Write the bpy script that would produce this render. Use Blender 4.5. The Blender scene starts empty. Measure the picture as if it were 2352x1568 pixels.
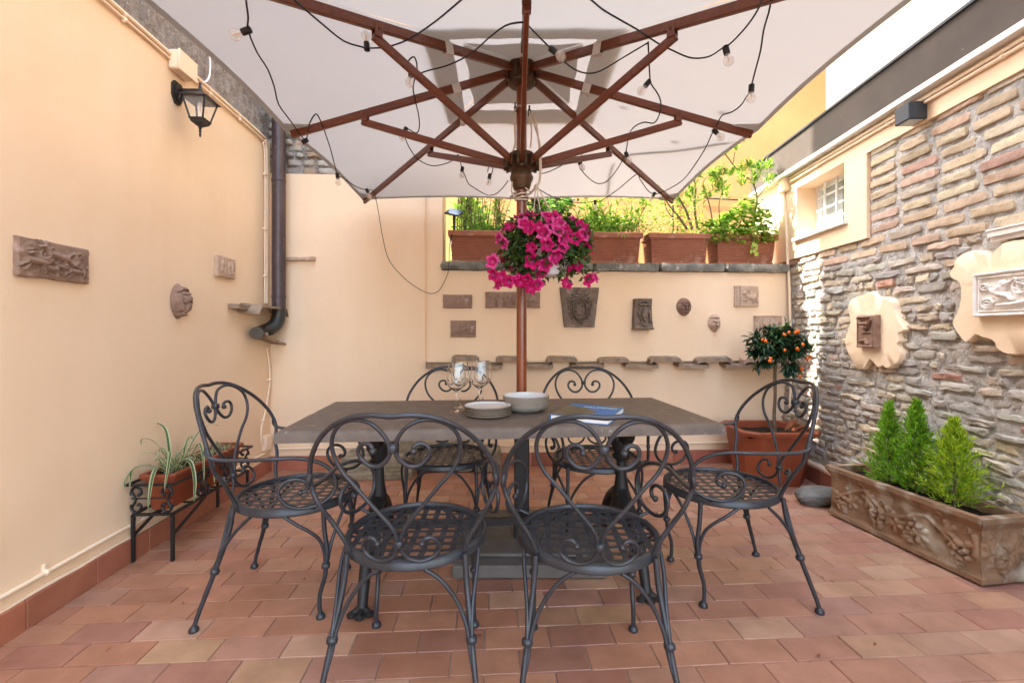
import bpy, math, random
from mathutils import Vector, Matrix, noise
rad = math.radians
D = bpy.data
SC = bpy.context.scene
COL = SC.collection

# ------------------------------------------------------------------ camera
TH = rad(3.34)                       # the camera looks a little to the right of the courtyard's axis
CT, ST = math.cos(TH), math.sin(TH)
EYE = 1.15
cam_d = D.cameras.new('camera'); cam = D.objects.new('camera', cam_d); COL.objects.link(cam)
cam.location = (0, 0, EYE); cam.rotation_euler = (rad(90), 0, -TH)
cam_d.sensor_width = 36; cam_d.lens = 36*1045/2352; cam_d.shift_y = -22/2352
cam_d.clip_start = 0.02; cam_d.clip_end = 600
SC.camera = cam

# ------------------------------------------------------------------ sky and sun
SUN_EL = rad(52); SUN_DIR = Vector((-0.958, 0.287, math.tan(SUN_EL))).normalized()   # towards the sun
W = D.worlds.new('World'); SC.world = W; W.use_nodes = True
nt = W.node_tree; bg = nt.nodes['Background']
sky = nt.nodes.new('ShaderNodeTexSky'); sky.sky_type = 'NISHITA'; sky.sun_disc = False
sky.sun_elevation = SUN_EL; sky.sun_rotation = math.atan2(SUN_DIR.x, SUN_DIR.y)
sky.air_density = 1.0; sky.dust_density = 2.0; sky.ozone_density = 0.6
hs = nt.nodes.new('ShaderNodeHueSaturation'); hs.inputs['Saturation'].default_value = 0.72
nt.links.new(sky.outputs[0], hs.inputs['Color']); nt.links.new(hs.outputs[0], bg.inputs[0])
bg.inputs[1].default_value = 0.15
sd = D.lights.new('sun', 'SUN'); sd.energy = 2.0; sd.angle = rad(0.5); sd.color = (1, 0.95, 0.86)
so = D.objects.new('sun', sd); COL.objects.link(so); so.location = (-6, 2, 12)
so.rotation_euler = SUN_DIR.to_track_quat('Z', 'Y').to_euler()
vs = SC.view_settings
vs.view_transform = 'Standard'; vs.look = 'None'; vs.gamma = 1.0; vs.use_curve_mapping = False
vs.exposure = 3.5
SC.cycles.max_bounces = 10; SC.cycles.diffuse_bounces = 6; SC.cycles.transparent_max_bounces = 12
SC.cycles.sample_clamp_indirect = 6.0

# ------------------------------------------------------------------ measuring helpers
def RC(X, d, z=0.0):                 # right / forward of the camera -> courtyard axes
    return Vector((X*CT + d*ST, -X*ST + d*CT, z))
def ray(px, py):
    return RC((px-1176)/1045, 1.0, -(py-762)/1045)
def on_plane(px, py, p0, n):
    r = ray(px, py); o = Vector((0, 0, EYE)); n = Vector(n)
    t = (Vector(p0)-o).dot(n)/r.dot(n)
    return o + r*t
LX = -1.79; BY = 3.90
def P_left(px, py, off=0.0): return on_plane(px, py, (LX+off, 0, 0), (1, 0, 0))
def P_back(px, py, off=0.0): return on_plane(px, py, (0, BY-off, 0), (0, 1, 0))
def P_floor(px, py, z=0.0): return on_plane(px, py, (0, 0, z), (0, 0, 1))
def P_depth(px, py, d): r = ray(px, py); return Vector((0, 0, EYE)) + r*d
RO = Vector((2.685, 3.90, 0)); RA = Vector((-0.108, -1, 0)).normalized(); RN = Vector((-1, 0.108, 0)).normalized()
def P_right(px, py, off=0.0): return on_plane(px, py, RO+RN*off, RN)
def SZ(px, py, off=0.0):             # pixel -> distance along the right wall from the corner, height
    p = P_right(px, py, off); return (p-RO).dot(RA), p.z
def RW(s, z, off=0.0): q = RO + RA*s + RN*off; return Vector((q.x, q.y, z))

# ------------------------------------------------------------------ materials
def _n(nt, t, **kw):
    n = nt.nodes.new(t)
    for k, v in kw.items(): setattr(n, k, v)
    return n
def mat(name, col, rough=0.6, spec=0.3, metal=0.0, var=None, vscale=4.0, vdetail=6, bump=0.0, bscale=60.0,
        attr=False, trans=0.0, tcol=None, spots=None, grain=None, coat=0.0, bdist=0.01):
    """procedural surface: base colour (or the colour written on the faces), noise variation to a second colour, bump"""
    m = D.materials.new(name); m.use_nodes = True
    nt = m.node_tree; L = nt.links.new
    b = nt.nodes['Principled BSDF']; out = nt.nodes['Material Output']
    b.inputs['Roughness'].default_value = rough; b.inputs['Specular IOR Level'].default_value = spec
    b.inputs['Metallic'].default_value = metal
    if coat: b.inputs['Coat Weight'].default_value = coat; b.inputs['Coat Roughness'].default_value = 0.25
    tc = _n(nt, 'ShaderNodeTexCoord')
    if attr:
        a = _n(nt, 'ShaderNodeAttribute'); a.attribute_name = 'Col'; c = a.outputs['Color']
    else:
        r = _n(nt, 'ShaderNodeRGB'); r.outputs[0].default_value = (*col, 1); c = r.outputs[0]
    def mixc(fac, c1, c2, typ='MIX', f=1.0):
        mx = _n(nt, 'ShaderNodeMix', data_type='RGBA', blend_type=typ)
        if isinstance(fac, (int, float)): mx.inputs[0].default_value = fac
        else: L(fac, mx.inputs[0])
        L(c1, mx.inputs[6])
        if isinstance(c2, tuple): mx.inputs[7].default_value = (*c2, 1)
        else: L(c2, mx.inputs[7])
        return mx.outputs[2]
    def ramp(fac, lo, hi):
        rp = _n(nt, 'ShaderNodeMapRange'); L(fac, rp.inputs[0]); rp.inputs[1].default_value = lo; rp.inputs[2].default_value = hi
        return rp.outputs[0]
    if var is not None:
        nz = _n(nt, 'ShaderNodeTexNoise'); nz.inputs['Scale'].default_value = vscale; nz.inputs['Detail'].default_value = vdetail
        nz.inputs['Roughness'].default_value = 0.62; L(tc.outputs['Object'], nz.inputs['Vector'])
        fac = ramp(nz.outputs[0], 0.38, 0.66)
        if attr: c = mixc(fac, c, var, 'MULTIPLY')
        else: c = mixc(fac, c, var)
    if spots is not None:
        scol, sscale, lo, hi = spots
        nz = _n(nt, 'ShaderNodeTexNoise'); nz.inputs['Scale'].default_value = sscale; nz.inputs['Detail'].default_value = 3
        L(tc.outputs['Object'], nz.inputs['Vector']); c = mixc(ramp(nz.outputs[0], lo, hi), c, scol)
    if grain is not None:
        gcol, axis, gs = grain
        mp = _n(nt, 'ShaderNodeMapping'); sc_ = [gs]*3; sc_[axis] = gs*0.05; mp.inputs['Scale'].default_value = sc_
        L(tc.outputs['Object'], mp.inputs[0]); nz = _n(nt, 'ShaderNodeTexNoise'); nz.inputs['Scale'].default_value = 1; nz.inputs['Detail'].default_value = 5
        L(mp.outputs[0], nz.inputs['Vector']); c = mixc(ramp(nz.outputs[0], 0.35, 0.65), c, gcol)
    L(c, b.inputs['Base Color'])
    if bump:
        nz = _n(nt, 'ShaderNodeTexNoise'); nz.inputs['Scale'].default_value = bscale; nz.inputs['Detail'].default_value = 8
        nz.inputs['Roughness'].default_value = 0.65; L(tc.outputs['Object'], nz.inputs['Vector'])
        bp = _n(nt, 'ShaderNodeBump'); bp.inputs['Strength'].default_value = bump; bp.inputs['Distance'].default_value = bdist
        L(nz.outputs[0], bp.inputs['Height']); L(bp.outputs[0], b.inputs['Normal'])
    if trans:
        t = _n(nt, 'ShaderNodeBsdfTranslucent'); (L(c, t.inputs[0]) if tcol is None else setattr(t.inputs[0], 'default_value', (*tcol, 1)))
        ms = _n(nt, 'ShaderNodeMixShader'); ms.inputs[0].default_value = trans
        L(b.outputs[0], ms.inputs[1]); L(t.outputs[0], ms.inputs[2]); L(ms.outputs[0], out.inputs[0])
    return m
def glass(name, rough=0.0, tint=(1, 1, 1), ior=1.45):
    m = D.materials.new(name); m.use_nodes = True; b = m.node_tree.nodes['Principled BSDF']
    b.inputs['Base Color'].default_value = (*tint, 1); b.inputs['Roughness'].default_value = rough
    b.inputs['Transmission Weight'].default_value = 1; b.inputs['IOR'].default_value = ior
    return m
def pane_mat(name, tint, clear):
    m = D.materials.new(name); m.use_nodes = True; nt = m.node_tree; out = nt.nodes['Material Output']
    b = nt.nodes['Principled BSDF']; b.inputs['Base Color'].default_value = (*tint, 1); b.inputs['Roughness'].default_value = 0.05
    t = _n(nt, 'ShaderNodeBsdfTransparent'); ms = _n(nt, 'ShaderNodeMixShader'); ms.inputs[0].default_value = clear
    nt.links.new(b.outputs[0], ms.inputs[1]); nt.links.new(t.outputs[0], ms.inputs[2]); nt.links.new(ms.outputs[0], out.inputs[0])
    return m

M = {}
M['plaster'] = mat('peach_plaster', (.82, .625, .43), .85, .15, var=(.785, .58, .385), vscale=1.6, vdetail=9, bump=.4, bscale=14, bdist=.006, spots=((.73, .53, .345), 2.1, .60, .85), grain=((.795, .59, .395), 2, 7))
M['plaster_edge'] = mat('chipped_plaster', (.81, .64, .455), .85, .15, var=(.76, .585, .40), vscale=6, bump=.4, bscale=30, bdist=.006)
M['rough'] = mat('grey_rough_render', (.36, .32, .29), .95, .1, var=(.20, .17, .15), vscale=22, vdetail=10, bump=1.0, bscale=70, bdist=.02, spots=((.5, .46, .42), 60, .55, .7))
M['tile'] = mat('terracotta_floor_tile', (1, 1, 1), .42, .4, attr=True, var=(.78, .75, .72), vscale=7, vdetail=9, bump=.15, bscale=25, bdist=.003, spots=((.26, .14, .09), 5.5, .67, .9))
M['grout'] = mat('floor_grout', (.40, .30, .24), .9, .1, var=(.24, .16, .12), vscale=5)
M['skirt'] = mat('terracotta_skirting', (1, 1, 1), .45, .4, attr=True, var=(.82, .78, .75), vscale=7, bump=.1, bscale=30, bdist=.003)
M['brick'] = mat('old_yellow_brick', (1, 1, 1), .92, .1, attr=True, var=(.78, .76, .74), vscale=16, vdetail=10, bump=.9, bscale=75, bdist=.007, spots=((.36, .33, .29), 26, .66, .8))
M['mortar'] = mat('grey_mortar', (.52, .49, .45), .95, .1, var=(.35, .325, .295), vscale=22, vdetail=9, bump=1.0, bscale=45, bdist=.02)
M['terra'] = mat('terracotta_relief', (.30, .20, .145), .8, .15, var=(.215, .135, .10), vscale=12, bump=.35, bscale=90, bdist=.003, spots=((.46, .33, .27), 18, .58, .75))
M['terra_grey'] = mat('grey_brown_relief', (.20, .15, .115), .85, .15, var=(.14, .105, .08), vscale=14, bump=.35, bscale=90, bdist=.003, spots=((.33, .25, .2), 20, .58, .75))
M['terra_pale'] = mat('pale_pink_relief', (.50, .36, .26), .85, .15, var=(.40, .275, .195), vscale=14, bump=.35, bscale=90, bdist=.003, spots=((.62, .46, .36), 20, .55, .75))
M['terra_red'] = mat('dull_red_relief', (.28, .175, .125), .8, .15, var=(.19, .115, .08), vscale=14, bump=.35, bscale=90, bdist=.003)
M['white_relief'] = mat('white_plaster_relief', (.80, .77, .72), .75, .2, var=(.70, .66, .60), vscale=10, bump=.2, bscale=60, bdist=.003)
M['coppo'] = mat('weathered_roof_tile', (.33, .24, .165), .9, .1, var=(.19, .14, .10), vscale=13, bump=.6, bscale=50, bdist=.006, spots=((.42, .38, .3), 14, .58, .7))
M['ledge'] = mat('weathered_stone_ledge', (.26, .24, .20), .92, .1, var=(.10, .10, .085), vscale=9, vdetail=9, bump=.7, bscale=40, bdist=.01, spots=((.45, .42, .36), 12, .6, .72))
M['oldstone'] = mat('mossy_carved_stone', (.33, .27, .19), .92, .1, var=(.17, .14, .09), vscale=9, bump=.6, bscale=40, bdist=.008)
M['cobble'] = mat('green_grey_rock', (.17, .16, .14), .85, .2, var=(.10, .10, .09), vscale=7, bump=.7, bscale=22, bdist=.02)
M['lava'] = mat('grey_lava_stone', (.152, .116, .09), .58, .35, var=(.108, .082, .066), vscale=16, vdetail=9, bump=.4, bscale=140, bdist=.003, spots=((.27, .22, .18), 40, .66, .74))
M['iron'] = mat('dark_grey_wrought_iron', (.036, .038, .044), .38, .5, metal=.15, var=(.025, .026, .029), spots=((.085, .07, .06), 70, .70, .78), vscale=18, bump=.08, bscale=90, bdist=.002)
M['black_iron'] = mat('black_wrought_iron', (.012, .012, .012), .45, .4, bump=.1, bscale=80, bdist=.002)
M['cast'] = mat('black_cast_iron', (.022, .020, .019), .5, .4, metal=.2, bump=.2, bscale=60, bdist=.003)
M['wood'] = mat('red_brown_varnished_wood', (.16, .039, .010), .36, .45, grain=((.115, .026, .007), 0, 60), coat=.25)
M['wood_pole'] = mat('red_brown_varnished_pole', (.23, .048, .009), .30, .5, grain=((.13, .025, .005), 2, 60), coat=.35)
M['brass'] = mat('aged_bronze_fitting', (.10, .05, .022), .45, .5, metal=.5, var=(.05, .025, .012), vscale=30)
M['canvas'] = mat('ecru_canvas', (.46, .45, .44), .9, .1, trans=.60, tcol=(.43, .385, .335), var=(.425, .415, .405), vscale=2.2, spots=((.40, .36, .32), 3.5, .70, .9), bump=.12, bscale=500, bdist=.001)
M['webbing'] = mat('pale_webbing', (.60, .56, .50), .9, .1)
M['rope'] = mat('beige_rope', (.56, .46, .35), .9, .1, bump=.5, bscale=300, bdist=.002)
M['cable'] = mat('black_rubber_cable', (.012, .012, .012), .55, .3)
M['bulbglass'] = pane_mat('clear_bulb_glass', (.95, .93, .88), .72)
M['filament'] = mat('amber_led_filament', (.75, .38, .06), .5, .3)
M['wineglass'] = glass('clear_wine_glass')
M['ceramic'] = mat('white_glazed_ceramic', (.58, .57, .545), .22, .5, var=(.54, .53, .50), vscale=8)
M['ceramic_rim'] = mat('brown_glaze_rim', (.13, .075, .035), .3, .5)
M['ceramic_out'] = mat('beige_glazed_ceramic', (.30, .265, .215), .35, .5, var=(.26, .23, .185), vscale=10)
M['paint_peach'] = mat('peach_painted_conduit', (.81, .635, .45), .6, .3)
M['white_pl'] = mat('white_plastic', (.78, .78, .76), .5, .4)
M['pipe'] = mat('brown_painted_metal_pipe', (.055, .035, .036), .42, .5, metal=.2, var=(.075, .05, .05), vscale=9, spots=((.22, .18, .17), 34, .70, .74))
M['pipe_cu'] = mat('verdigris_copper_elbow', (.05, .035, .02), .45, .5, metal=.4, var=(.045, .055, .055), vscale=7)
M['black_pl'] = mat('black_metal_paint', (.010, .010, .011), .4, .5)
M['char'] = mat('charcoal_metal_paint', (.035, .042, .050), .5, .4)
M['fascia'] = mat('brown_grey_fascia', (.092, .074, .060), .8, .2, var=(.073, .059, .048), vscale=2.5, bump=.1, bscale=30, bdist=.003, spots=((.3, .26, .22), 9, .72, .76))
M['marble'] = mat('white_marble_coping', (.72, .70, .66), .55, .35, var=(.6, .57, .52), vscale=5)
M['yellow'] = mat('yellow_ochre_plaster', (.44, .235, .095), .85, .15, var=(.385, .195, .075), vscale=1.2, bump=.2, bscale=25, bdist=.005)
M['cream'] = mat('cream_plaster', (.30, .265, .205), .85, .15, var=(.27, .235, .175), vscale=1.0, bump=.2, bscale=25, bdist=.005)
M['pot'] = mat('ribbed_terracotta_plastic', (.32, .115, .06), .6, .3, var=(.25, .088, .047), vscale=7, vdetail=9, spots=((.5, .30, .22), 8, .60, .8))
M['pot_red'] = mat('red_terracotta_plastic', (.24, .052, .018), .45, .4, var=(.19, .04, .014), vscale=6)
M['pot_old'] = mat('aged_carved_terracotta', (.28, .165, .095), .9, .1, var=(.175, .11, .066), vscale=8, vdetail=9, bump=.5, bscale=60, bdist=.005, spots=((.42, .36, .27), 7, .52, .70))
M['soil'] = mat('dark_potting_soil', (.020, .014, .010), .95, .1, var=(.045, .03, .02), vscale=40, bump=1.0, bscale=60, bdist=.02)
M['leaf'] = mat('green_leaf', (1, 1, 1), .45, .35, attr=True, trans=.45)
M['leaf_thick'] = mat('glossy_dark_leaf', (1, 1, 1), .38, .4, attr=True, trans=.12)
M['petal'] = mat('magenta_petal', (1, 1, 1), .6, .2, attr=True, trans=.35)
M['bark'] = mat('grey_brown_bark', (.17, .115, .075), .9, .1, var=(.09, .06, .04), vscale=30, bump=.6, bscale=80, bdist=.005)
M['fruit'] = mat('orange_kumquat_skin', (.62, .115, .006), .35, .45, bump=.2, bscale=250, bdist=.001)
M['paper'] = mat('white_book_paper', (.74, .72, .66), .85, .1)
M['bookblue'] = mat('blue_book_cover', (.03, .15, .40), .45, .35)
M['bookgreen'] = mat('olive_photo_on_cover', (.075, .07, .035), .35, .5, var=(.12, .10, .06), vscale=25)
M['navy'] = mat('solar_cell_glass', (.012, .035, .075), .12, .6)
M['dryleaf'] = mat('dry_brown_leaf', (.28, .10, .04), .8, .15, var=(.17, .06, .03), vscale=20)
M['baseplate'] = mat('grey_painted_steel_plate', (.12, .105, .095), .55, .35, var=(.09, .08, .07), vscale=8)
M['dark_room'] = mat('dim_room_plaster', (.35, .30, .25), .9, .1)

# ------------------------------------------------------------------ mesh building
class MB:
    def __init__(s): s.v = []; s.f = []; s.c = []; s.m = []; s.col = (1, 1, 1); s.mi = 0
    def add(s, vs, fs, col=None, mi=None):
        o = len(s.v); s.v.extend([tuple(v) for v in vs]); col = col or s.col; mi = s.mi if mi is None else mi
        for f in fs: s.f.append([i+o for i in f]); s.c.append(col); s.m.append(mi)
    def merge(s, o, mx=None):
        vs = o.v if mx is None else [tuple(mx @ Vector(v)) for v in o.v]
        k = len(s.v); s.v.extend(vs)
        for f, c, m_ in zip(o.f, o.c, o.m): s.f.append([i+k for i in f]); s.c.append(c); s.m.append(m_)
    def box(s, c, size, rot=None, ch=0.0, col=None):
        """box about c with chamfered edges"""
        hx, hy, hz = [q/2 for q in size]; c = Vector(c)
        if ch <= 0:
            vs = [(x*hx, y*hy, z*hz) for z in (-1, 1) for y in (-1, 1) for x in (-1, 1)]
            fs = [(0, 2, 3, 1), (4, 5, 7, 6), (0, 1, 5, 4), (2, 6, 7, 3), (0, 4, 6, 2), (1, 3, 7, 5)]
        else:
            vs = []; idx = {}
            for sx in (-1, 1):
                for sy in (-1, 1):
                    for sz in (-1, 1):
                        for a in range(3):
                            p = [sx*(hx-ch), sy*(hy-ch), sz*(hz-ch)]
                            p[a] = (sx*hx, sy*hy, sz*hz)[a]; idx[sx, sy, sz, a] = len(vs); vs.append(tuple(p))
            fs = []
            for a in range(3):
                b, d = [(1, 2), (2, 0), (0, 1)][a]
                for sg in (-1, 1):
                    def k(sb, sd_, ax=a):
                        t = [0, 0, 0]; t[a] = sg; t[b] = sb; t[d] = sd_; return idx[t[0], t[1], t[2], ax]
                    q = [k(-1, -1), k(1, -1), k(1, 1), k(-1, 1)]; fs.append(q if sg > 0 else q[::-1])
            for a in range(3):                                       # edge faces run along axis a
                b, d = [(1, 2), (2, 0), (0, 1)][a]
                for sb in (-1, 1):
                    for sd_ in (-1, 1):
                        def k(sa, ax):
                            t = [0, 0, 0]; t[a] = sa; t[b] = sb; t[d] = sd_; return idx[t[0], t[1], t[2], ax]
                        q = [k(-1, b), k(1, b), k(1, d), k(-1, d)]; fs.append(q if sb*sd_ < 0 else q[::-1])
            for sx in (-1, 1):
                for sy in (-1, 1):
                    for sz in (-1, 1):
                        q = [idx[sx, sy, sz, a] for a in range(3)]; fs.append(q if sx*sy*sz > 0 else q[::-1])
        if rot is not None: vs = [rot @ Vector(v) for v in vs]
        s.add([Vector(v)+c for v in vs], fs, col)
    def prism(s, poly, fn, t0, t1, col=None):
        """poly [(a,b)..] counter-clockwise seen from the t1 side; fn(a,b,t) -> point"""
        n = len(poly); vs = [fn(a, b, t0) for a, b in poly] + [fn(a, b, t1) for a, b in poly]
        fs = [list(range(n))[::-1], [n+i for i in range(n)]]
        fs += [(i, (i+1) % n, n+(i+1) % n, n+i) for i in range(n)]
        s.add(vs, fs, col)
    def tube(s, pts, r, seg=8, smooth=0, closed=False, taper=None, caps=True, flat=None, col=None):
        pts = [Vector(p) for p in pts]
        rs = list(r) if isinstance(r, (list, tuple)) else [r]*len(pts)
        if smooth: pts, rs = crom(pts, rs, smooth, closed)
        n = len(pts); vs = []; prev = None
        for i in range(n):
            if closed: t = pts[(i+1) % n]-pts[i-1]
            else: t = pts[min(i+1, n-1)]-pts[max(i-1, 0)]
            if t.length < 1e-9: t = Vector((0, 0, 1))
            t.normalize()
            if prev is None:
                a = Vector((0, 0, 1)) if abs(t.z) < .9 else Vector((1, 0, 0)); u = t.cross(a).normalized()
            else:
                u = prev - t*prev.dot(t)
                u = u.normalized() if u.length > 1e-6 else t.orthogonal().normalized()
            prev = u; w = t.cross(u)
            for k in range(seg):
                an = 2*math.pi*k/seg; vs.append(pts[i]+(u*math.cos(an)+w*math.sin(an))*rs[i])
        fs = []
        for i in range(n if closed else n-1):
            j = (i+1) % n
            for k in range(seg):
                k2 = (k+1) % seg; fs.append((i*seg+k, i*seg+k2, j*seg+k2, j*seg+k))
        if caps and not closed:
            fs.append(list(range(seg))[::-1]); fs.append([(n-1)*seg+k for k in range(seg)])
        s.add(vs, fs, col)
    def bar(s, p, q, w, h, up=(0, 0, 1), ch=0.0, col=None):
        """square bar from p to q, w across and h along 'up'"""
        p = Vector(p); q = Vector(q); t = (q-p); L = t.length; t.normalize(); up = Vector(up)
        x = t.cross(up)
        if x.length < 1e-6: x = t.cross(Vector((1, 0, 0)))
        x.normalize(); y = x.cross(t)
        mx = Matrix((t, x, y)).transposed()
        s.box((p+q)/2, (L, w, h), rot=mx, ch=ch, col=col)
    def lathe(s, prof, c=(0, 0, 0), seg=24, axis=None, col=None, closed_ends=True):
        """prof [(r,z)..] from the bottom up"""
        vs = []; n = len(prof); c = Vector(c)
        q = Vector((0, 0, 1)).rotation_difference(Vector(axis)).to_matrix() if axis is not None else None
        for r, z in prof:
            for k in range(seg):
                an = 2*math.pi*k/seg; p = Vector((r*math.cos(an), r*math.sin(an), z))
                vs.append((q @ p if q is not None else p)+c)
        fs = []
        for i in range(n-1):
            for k in range(seg):
                k2 = (k+1) % seg; fs.append((i*seg+k, i*seg+k2, (i+1)*seg+k2, (i+1)*seg+k))
        if closed_ends:
            if prof[0][0] > 1e-5: fs.append(list(range(seg))[::-1])
            if prof[-1][0] > 1e-5: fs.append([(n-1)*seg+k for k in range(seg)])
        s.add(vs, fs, col)
    def ball(s, c, r, seg=10, rings=6, sc=(1, 1, 1), rot=None, col=None):
        vs = []; fs = []; c = Vector(c)
        for i in range(1, rings):
            ph = math.pi*i/rings
            for k in range(seg):
                an = 2*math.pi*k/seg
                p = Vector((r*sc[0]*math.sin(ph)*math.cos(an), r*sc[1]*math.sin(ph)*math.sin(an), -r*sc[2]*math.cos(ph)))
                vs.append(p)
        lo = len(vs); vs.append(Vector((0, 0, -r*sc[2]))); vs.append(Vector((0, 0, r*sc[2])))
        for i in range(rings-2):
            for k in range(seg):
                k2 = (k+1) % seg; fs.append((i*seg+k, i*seg+k2, (i+1)*seg+k2, (i+1)*seg+k))
        for k in range(seg):
            k2 = (k+1) % seg; fs.append((lo, k2, k)); fs.append((lo+1, (rings-2)*seg+k, (rings-2)*seg+k2))
        if rot is not None: vs = [rot @ v for v in vs]
        s.add([v+c for v in vs], fs, col)
    def grid(s, nu, nv, fn, col=None, flip=False):
        vs = [fn(i/nu, j/nv) for j in range(nv+1) for i in range(nu+1)]
        fs = []
        for j in range(nv):
            for i in range(nu):
                a = j*(nu+1)+i; q = (a, a+1, a+nu+2, a+nu+1); fs.append(q[::-1] if flip else q)
        s.add(vs, fs, col)
    def leaf(s, p, d, up, L, w, col, curl=.15, fold=.2):
        """one leaf: pointed blade folded along its midrib"""
        p = Vector(p); d = Vector(d).normalized(); x = d.cross(Vector(up))
        if x.length < 1e-4: x = d.orthogonal()
        x.normalize(); n = x.cross(d)
        a = p + d*L*.45 + n*(-curl*L*.1); e = p + d*L - n*curl*L
        s.add([p, a+x*w*.5+n*fold*w, e, a-x*w*.5+n*fold*w, a], [(0, 1, 4), (1, 2, 4), (4, 2, 3), (0, 4, 3)], col)
    def build(s, name, m, parent=None, smooth=40, loc=None):
        me = D.meshes.new(name); me.from_pydata(s.v, [], s.f)
        for q in (m if isinstance(m, (list, tuple)) else [m]): me.materials.append(M[q] if isinstance(q, str) else q)
        if any(c != (1, 1, 1) for c in s.c):
            at = me.color_attributes.new('Col', 'FLOAT_COLOR', 'CORNER'); buf = []
            for f, c in zip(s.f, s.c): buf.extend([c[0], c[1], c[2], 1.0]*len(f))
            at.data.foreach_set('color', buf)
        if any(s.m): me.polygons.foreach_set('material_index', s.m)
        if smooth:
            me.polygons.foreach_set('use_smooth', [True]*len(me.polygons))
            try: me.set_sharp_from_angle(angle=rad(smooth))
            except Exception: pass
        me.update(); o = D.objects.new(name, me); COL.objects.link(o)
        if parent is not None: o.parent = parent
        if loc is not None: o.location = loc
        return o

def crom(pts, rs, n, closed=False):
    """Catmull-Rom through the points"""
    m = len(pts); op = []; orr = []
    for i in range(m if closed else m-1):
        g = lambda k: pts[k % m] if closed else pts[min(max(k, 0), m-1)]
        p0, p1, p2, p3 = g(i-1), g(i), g(i+1), g(i+2)
        r1, r2 = rs[i], rs[(i+1) % m]
        for k in range(n):
            t = k/n; t2 = t*t; t3 = t2*t
            op.append(.5*((2*p1)+(p2-p0)*t+(2*p0-5*p1+4*p2-p3)*t2+(3*p1-p0-3*p2+p3)*t3)); orr.append(r1+(r2-r1)*t)
    if not closed: op.append(pts[-1]); orr.append(rs[-1])
    return op, orr

def tag(o, label=None, cat=None, group=None, kind=None):
    if label: o['label'] = label
    if cat: o['category'] = cat
    if group: o['group'] = group
    if kind: o['kind'] = kind
    return o
def thing(name, label, cat, loc=(0, 0, 0), rz=0.0, group=None):
    o = D.objects.new(name, None); COL.objects.link(o); o.location = loc; o.rotation_euler = (0, 0, rz)
    o.empty_display_size = .1
    return tag(o, label, cat, group)
def children(o): return [c for c in D.objects if c.parent == o]
def dup(root, loc, rz, label, group=None):
    def cp(o, par):
        c = o.copy(); COL.objects.link(c)
        if par is not None: c.parent = par
        for ch in children(o): cp(ch, c)
        return c
    r = cp(root, None); r.location = loc; r.rotation_euler = (0, 0, rz); r['label'] = label
    if group: r['group'] = group
    return r
def frame(o, u, n):
    """matrix: local x along u, z up, y out along n reversed -> local -y faces n"""
    u = Vector(u).normalized(); n = Vector(n).normalized()
    m = Matrix.Identity(4)
    for i in range(3): m[i][0] = u[i]; m[i][1] = -n[i]; m[i][2] = (0, 0, 1)[i]; m[i][3] = o[i]
    return m
def jit(c, a, rng=random):
    v = 1+rng.uniform(-a, a); return tuple(max(0, q*v*(1+rng.uniform(-a, a)*.22)) for q in c)

# =================================================================== SETTING
random.seed(7)
g = MB(); g.add([(-150, -150, -.06), (150, -150, -.06), (150, 150, -.06), (-150, 150, -.06)], [(0, 1, 2, 3)])
tag(g.build('ground', 'grout', smooth=0), kind='structure')
XB = P_back(979, 600).x; XP = P_back(1017, 600).x; ZL0, ZL1 = 1.668, 1.742
# floor: one bed of grout with the fired tiles laid in running bond
g = MB(); g.box((.5, 1.0, -.03), (5.6, 6.4, .05))
fl = tag(g.build('floor', 'grout', smooth=0), kind='structure')
g = MB(); TL_, TW = .242, .121
pal = [((.42, .185, .105), 7), ((.38, .165, .10), 6), ((.45, .215, .125), 6), ((.34, .145, .10), 3), ((.45, .235, .14), 3), ((.48, .29, .165), .9), ((.33, .15, .105), 1.2), ((.42, .22, .15), 4), ((.38, .195, .145), 2), ((.52, .31, .20), 2)]
pc = [p for p, w in pal]; pw = [w for p, w in pal]
j = 0; y = -2.1
while y < 3.9:
    x = -1.80 - TL_*(.5*(j % 2)+random.uniform(.0, .12))
    while x < 2.75:
        c = jit(random.choices(pc, pw)[0], .085); c = tuple((a*.74+b*.26)*.93 for a, b in zip(c, (.45, .235, .145)))
        if x > .5: k_ = min(.4, (x-.5)*.5); c = tuple(a*(1-k_)+b*k_ for a, b in zip(c, random.choice([(.50, .30, .20), (.45, .24, .17), (.54, .36, .23), (.40, .22, .17)])))  # skylight on the right side put into the colour: paler, pinker tiles
        z1 = random.uniform(-.0006, .0006); tx = random.uniform(-.0012, .0012); gp = .0014; b = .0025
        x0, x1, y0, y1 = x+gp, x+TL_-gp, y+gp, y+TW-gp
        vs = [(x0, y0, -.005), (x1, y0, -.005), (x1, y1, -.005), (x0, y1, -.005),
              (x0+b, y0+b, z1+tx), (x1-b, y0+b, z1-tx), (x1-b, y1-b, z1-tx), (x0+b, y1-b, z1+tx)]
        g.add(vs, [(4, 5, 6, 7), (0, 1, 5, 4), (1, 2, 6, 5), (2, 3, 7, 6), (3, 0, 4, 7)], c)
        x += TL_
    y += TW; j += 1
ft = g.build('floor_tiles', 'tile', smooth=0); tag(ft, kind='structure')
# terrace on the other side of the parapet
g = MB(); g.box((2.5, 7.4, .75), (15, 6.3, 1.48)); tag(g.build('terrace', 'cream', smooth=0), kind='structure')

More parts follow.
